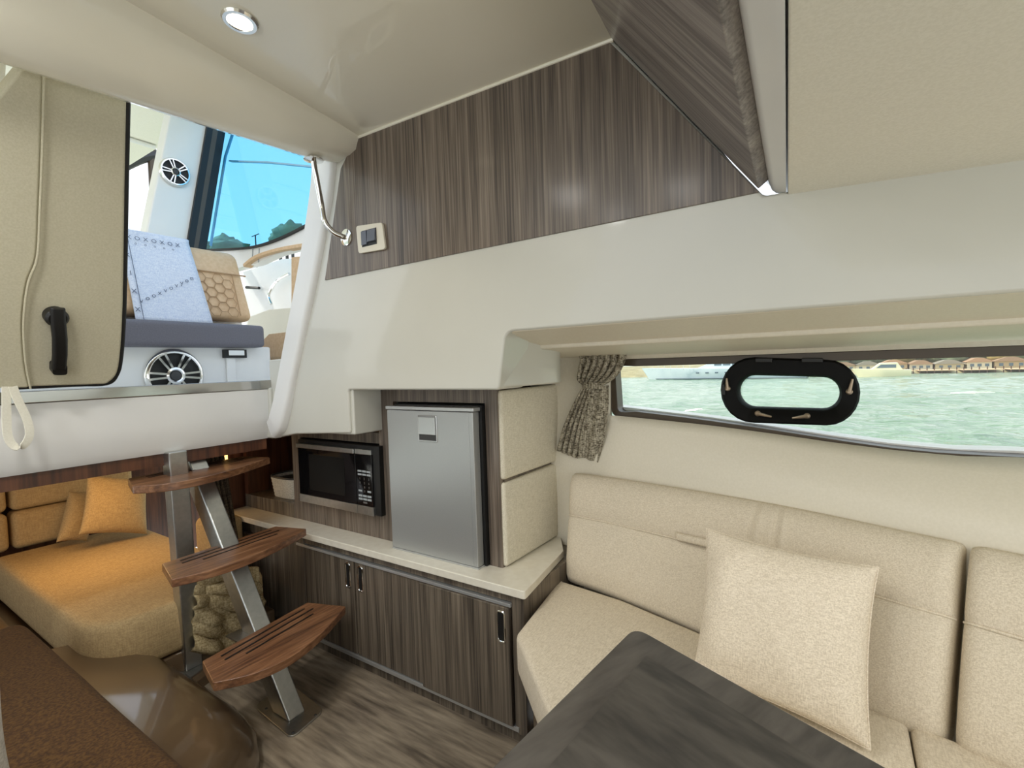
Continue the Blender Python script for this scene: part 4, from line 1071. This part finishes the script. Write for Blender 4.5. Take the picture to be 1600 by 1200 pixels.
G().tube([PY(x, y, 4.6) for x, y in samp([(196, 258), (225, 246), (262, 242), (290, 246)], 4)], .04, 8).obj('arch_bow', DKGREY, rf)

# ================================================================ OUTSIDE
TL = .022                                     # the boat heels a little: the sea falls away to this side
def sea_z(x): return -.30-TL*x
SEA = base('sea_water', srgb(124, 148, 120), .10, spec=.5)
b = SEA.node_tree.nodes['Principled BSDF']
hs = []
for sc in ((.8, .35, 1), (4.5, 1.9, 1)):
    n = N(SEA, 'TexNoise'); n.inputs['Scale'].default_value = 1; n.inputs['Detail'].default_value = 4; L(SEA, frame_coords(SEA, AX, sc), n.inputs[0]); hs.append(n.outputs['Fac'])
bp = N(SEA, 'Bump'); bp.inputs['Strength'].default_value = .9; bp.inputs['Distance'].default_value = .3; L(SEA, hs[0], bp.inputs['Height'])
bp2 = N(SEA, 'Bump'); bp2.inputs['Strength'].default_value = .7; bp2.inputs['Distance'].default_value = .32; L(SEA, hs[1], bp2.inputs['Height']); L(SEA, bp.outputs[0], bp2.inputs['Normal']); L(SEA, bp2.outputs[0], b.inputs['Normal'])
rows = []
NA = 210
for i in range(230):
    d = 2.6*(170/2.6)**(i/229); row = []
    for k in range(NA+1):
        a = math.radians(-32+100*k/NA); x = max(2.2, d*math.cos(a)); y = d*math.sin(a); q = V((x, y, 0))
        f_ = min(1, d/8)
        h = .16*noise.noise(V((x*.55+3, y*.30, 0)))+.10*noise.noise(V((x*1.5, y*.8, 5)))+.05*noise.noise(V((x*3.4, y*2.0, 9)))
        row.append(V((x, y, sea_z(x)+h*f_*(1 if d < 90 else max(.15, 1-(d-90)/40)))))
    rows.append(row)
g = G().loft(rows, False, False)
def seaq(a, b): g.add([(a[0], a[1], sea_z(max(2.2, a[0]))-.12), (b[0], a[1], sea_z(max(2.2, b[0]))-.12), (b[0], b[1], sea_z(max(2.2, b[0]))-.12), (a[0], b[1], sea_z(max(2.2, a[0]))-.12)], [(0, 1, 2, 3)])
seaq((2.2, -400), (400, 400)); seaq((-300, 5.8), (2.2, 400))
struct(g.obj('sea', SEA, smooth=80), 'rippled pale green sea outside the window', 'water')
# white motor yacht
def sp3(x, y, X_): return PX(x, y, X_)
YX = 80.0
bw = sp3(1012, 574, YX); ste = sp3(1262, 590, YX); zw = sea_z(YX)
Lh = abs(bw.y-ste.y)
yt = thing('motor_yacht', 'long white motor yacht moored beyond the left of the portlight', 'boat', (YX, (bw.y+ste.y)/2, zw))
HW = mottled('yacht_white', srgb(214, 224, 230), srgb(224, 232, 236), .5, .4); HB = base('boot_stripe', srgb(96, 112, 120), .5)
def hull_rows(y_bow, y_st, X_, z0, hgt, beam, sheer):
    rows = []
    for i in range(15):
        s = i/14; y = y_bow+(y_st-y_bow)*s; w = beam/2*min(1, (s*2.2)**.6) if s > 0 else .01; top = hgt*(1+sheer*(1-s)**2); fore = (1-s)**3*hgt*.9*(1 if y_bow > y_st else -1)
        rows.append([V((X_-w*.8, y, z0-.2)), V((X_-w, y+fore*.5, z0+top*.5)), V((X_-w*1.02, y+fore, z0+top)), V((X_+w*1.02, y+fore, z0+top)), V((X_+w, y+fore*.5, z0+top*.5)), V((X_+w*.8, y, z0-.2))])
    return rows
hg = (sp3(1100, 577, YX)-sp3(1100, 592, YX)).z*1.05
G().loft(hull_rows(bw.y-.4, ste.y, YX, zw, hg, 4.6, .25)).obj('hull', HW, yt, smooth=50)
G().loft([[q for q in r] for r in hull_rows(bw.y-.6, ste.y, YX, zw-.05, .28, 4.75, 0)]).obj('boot_stripe', HB, yt, smooth=50)
y0 = bw.y-Lh*.34; y1 = ste.y+Lh*.12
hc2 = (sp3(1100, 565, YX)-sp3(1100, 577, YX)).z
G().prism([(YX-1.6, y0, zw+hg), (YX-1.6, y0-Lh*.10, zw+hg+hc2*.8), (YX-1.6, y0-Lh*.16, zw+hg+hc2), (YX-1.6, y1+Lh*.05, zw+hg+hc2), (YX-1.6, y1, zw+hg)], (3.2, 0, 0)).obj('superstructure', HW, yt, bevel=.05)
for k in range(6):
    ya = y0-Lh*(.13+.055*k); G().box((YX-1.63, ya-Lh*.045, zw+hg+hc2*.45), (YX-1.6, ya, zw+hg+hc2*.78)).obj('cabin_window', base('yacht_glass', srgb(96, 112, 122), .2) if k == 0 else bpy.data.materials['yacht_glass'], yt)
for k in range(4):
    ya = y0-Lh*(.02+.06*k); G().box((YX-2.36, ya-.45, zw+hg*.62), (YX-2.2, ya, zw+hg*.74)).obj('hull_port', bpy.data.materials['yacht_glass'], yt)
G().tube([(YX, sp3(1138, 575, YX).y, zw+hg), (YX, sp3(1138, 575, YX).y, zw+hg+4.5)], .06, 6).obj('mast', HW, yt)
rl = G(); rl.tube([(YX-2.0, bw.y-1.4, zw+hg*1.15+.8), (YX-2.3, y0+.5, zw+hg+.8)], .03, 5)
for k in range(7): yk = bw.y-1.4+(y0+.5-bw.y+1.4)*k/6; rl.tube([(YX-2.1, yk, zw+hg), (YX-2.1, yk, zw+hg+.9)], .025, 5)
rl.obj('bow_rail', CHROME, yt)
# small cruiser at right
X2 = 84.0
b2, s2 = sp3(1342, 575, X2), sp3(1422, 577, X2); zw2 = sea_z(X2); L2_ = abs(b2.y-s2.y)
mb = thing('motor_cruiser', 'small cream motor cruiser moored right of the portlight', 'boat', (X2, (b2.y+s2.y)/2, zw2))
HC = base('cruiser_cream', srgb(236, 226, 190), .4)
G().loft(hull_rows(b2.y, s2.y, X2, zw2, .95, 2.6, .3)).obj('hull', HC, mb, smooth=50)
G().prism([(X2-1, b2.y-L2_*.22, zw2+.95), (X2-1, b2.y-L2_*.42, zw2+1.9), (X2-1, b2.y-L2_*.75, zw2+1.95), (X2-1, b2.y-L2_*.85, zw2+.95)], (2, 0, 0)).obj('cabin', HC, mb, bevel=.05)
G().prism([(X2-1.02, b2.y-L2_*.34, zw2+1.25), (X2-1.02, b2.y-L2_*.43, zw2+1.7), (X2-1.02, b2.y-L2_*.72, zw2+1.7), (X2-1.02, b2.y-L2_*.72, zw2+1.25)], (.02, 0, 0)).obj('cabin_window', bpy.data.materials['yacht_glass'], mb)
# shore
X3 = 118.0
zs3 = sea_z(X3)
struct(G().prism([(X3-1, 260, zs3-.5), (X3-1, -260, zs3-.5), (X3+1, -260, zs3+.6), (X3+1, 260, zs3+.6)][:4], (60, 0, 1.5)).obj('ground_shore', mottled('shore_earth', srgb(150, 140, 104), srgb(176, 164, 126), .4, .9)))
FOL = [mottled('foliage_%d' % i, c1, c2, 1.1, .9, 0, 0) for i, (c1, c2) in enumerate(((srgb(112, 122, 78), srgb(150, 150, 100)), (srgb(150, 138, 84), srgb(188, 168, 104)), (srgb(96, 110, 82), srgb(134, 144, 110))))]
def crown(c, r, h, seed):
    g = G(); n = 14; rows = []
    for j in range(9):
        ph_ = -math.pi/2+math.pi*j/8; row = []
        for k in range(n):
            t = 2*math.pi*k/n; d = V((math.cos(t)*math.cos(ph_), math.sin(t)*math.cos(ph_), math.sin(ph_)))
            f_ = 1+.45*noise.noise(d*2.1+V((seed, 0, 0)))+.2*noise.noise(d*5+V((seed, 3, 0)))
            row.append(V(c)+V((d.x*r*f_, d.y*r*f_, d.z*h*f_)))
        rows.append(row)
    return g.loft(rows)
random.seed(11)
words = ['rounded', 'low spreading', 'tall', 'bushy', 'wide', 'narrow']
ORD = ['first', 'second', 'third', 'fourth', 'fifth', 'sixth', 'seventh', 'eighth', 'ninth', 'tenth', 'eleventh', 'twelfth', 'thirteenth']
y_l, y_r = sp3(1290, 577, X3).y, sp3(1640, 577, X3).y
for k in range(26):
    y = y_l+8+(y_r-8-y_l-8)*k/25+random.uniform(-1, 1); h = random.uniform(1.6, 3.4); ci = random.choice((0, 1, 2))
    xx = X3+random.uniform(6, 16); gz = zs3+1.2
    t = thing('shore_tree', (ORD[25-k]+' tree along the far shore counting right from the portlight' if k > 12 else ORD[k]+' tree along the far shore counting left from the picture edge'), 'tree', (xx, y, gz), 'trees on the far shore')
    crown((xx, y, gz+h*.9), random.uniform(1.6, 2.8), h*.75, k*3.1).obj('crown', FOL[ci], t, smooth=180)
    G().tube([(xx, y, gz-.5), (xx, y, gz+h*.6)], .2, 6).obj('trunk', MAHO, t)
WALLS = [srgb(200, 184, 148), srgb(220, 208, 180), srgb(190, 166, 128), srgb(212, 200, 176)]; ROOFS = [srgb(158, 128, 100), srgb(146, 138, 122), srgb(172, 136, 104)]
WN = ['sandy', 'pale cream', 'tan', 'light beige']; RN = ['brown', 'grey', 'rust']; OR = ['first', 'second', 'third', 'fourth', 'fifth', 'sixth', 'seventh']
for k in range(7):
    y = y_l-3+(y_r+4-y_l+3)*k/6; w = random.uniform(3.0, 4.4); h = random.uniform(1.0, 1.5); xx = X3+5; gz = zs3+.55
    t = thing('shore_house', OR[6-k]+' house from the portlight along the far shore, %s with a %s roof' % (WN[k % 4], RN[k % 3]), 'house', (xx, y, gz), 'houses on the far shore')
    wm = base('house_wall_%d' % k, WALLS[k % 4], .8); rm = base('house_roof_%d' % k, ROOFS[k % 3], .8)
    G().box((xx-2, y-w/2, gz), (xx+2, y+w/2, gz+h)).obj('wall', wm, t)
    G().prism([(xx-2.3, y-w/2-.3, gz+h), (xx-2.3, y+w/2+.3, gz+h), (xx-2.3, y+w*.15, gz+h+.75), (xx-2.3, y-w*.15, gz+h+.75)], (4.6, 0, 0)).obj('roof', rm, t)
    for q in range(3):
        yy = y-w/2+w*(q+.6)/3.3; G().box((xx-2.03, yy-.25, gz+h*.35), (xx-2, yy+.3, gz+h*.75)).obj('window', bpy.data.materials['yacht_glass'], t)
for k in range(4):
    y = y_l-8+(y_r-y_l+8)*(k+.5)/4; t = thing('dock', ['rightmost', 'second from the right', 'third from the right', 'leftmost'][k]+' timber jetty on posts along the far shore', 'dock', (X3-2, y, zs3), 'jetties on the far shore')
    G().box((X3-4, y-2.6, zs3+.55), (X3+1, y+2.6, zs3+.68)).obj('deck', TANV, t)
    for q in range(6): G().tube([(X3-3.8, y-2.5+q, zs3-.3), (X3-3.8, y-2.5+q, zs3+1.15)], .09, 6).obj('post', MAHO, t)
# distant pale shore left of the yacht and the wooded slope behind the houses
HZ = mottled('haze_hills', srgb(196, 204, 188), srgb(208, 214, 198), .05, .9)
WD = mottled('wooded_slope', srgb(142, 146, 96), srgb(196, 186, 130), .35, .95, 0, 0, 0, .05, (1, 1, 1.6), 6)
for nm, xd, pxs, py0, amp, mt_, dz in (('hills', 230, range(930, 1330, 8), 561, 2.5, HZ, 3), ('hills_wooded', 140, range(1225, 1900, 8), 541, 3.0, WD, 3)):
    top = [sp3(x, py0+(26*max(0, (1330-x)/105.) if xd == 140 else 0)+amp*noise.noise(V((x*.03, 2, 0)))*2+1.2*noise.noise(V((x*.2, 5, 0))), xd) for x in pxs]
    g = G(); rows = []
    for p in top:
        zb9 = sea_z(xd)-1; p.z = max(p.z, zb9+1.2)
        rows.append([V((xd-8, p.y, zb9)), V((xd-6, p.y, zb9+(p.z-zb9)*.35+.4*noise.noise(p*.4))), V((xd-2, p.y, zb9+(p.z-zb9)*.75+.4*noise.noise(p*.7))), p, V((xd+8, p.y, p.z)), V((xd+8, p.y, zb9))])
    struct(g.loft(rows).obj(nm, mt_, smooth=60))
# trees and a lamp post seen through the blue glass, on a quay aft
struct(G().box((4, 13, -.6), (20, 34, -.1)).obj('ground_quay', bpy.data.materials['shore_earth']))
HT = [(350, 384, 1.0, .9, 'middle'), (362, 386, 1.4, .5, 'low wide rightmost'), (338, 386, 1.2, .35, 'lowest leftmost')]
for k, (x, y, w, hh, nm) in enumerate(HT+[(437, 374, .8, .5, 'small leftmost'), (447, 368, 1.0, .8, 'middle'), (456, 366, .9, .95, 'tallest rightmost')]):
    c_ = PX(x, y, 22+k*.1); t = thing('quay_tree', nm+' tree of the clump '+('left' if k < 3 else 'right')+' of the lamp post behind blue glass', 'tree', (c_.x, c_.y, -.1), 'trees seen through the blue glass')
    crown(c_, w, hh, k*5.3).obj('crown', FOL[2], t, smooth=180); G().tube([(c_.x, c_.y, -.1), c_], .12, 6).obj('trunk', DKGREY, t)
q_ = PX(399, 368, 22)
t = thing('lamp_post', 'thin lamp post with a crossbar seen through the blue glass', 'lamp post', (q_.x, q_.y, -.1))
G().tube([(q_.x, q_.y, -.1), q_], .05, 6).obj('pole', DKGREY, t); G().tube([q_+V((0, .5, 0)), q_+V((0, -.5, .05))], .04, 6).obj('crossbar', DKGREY, t)
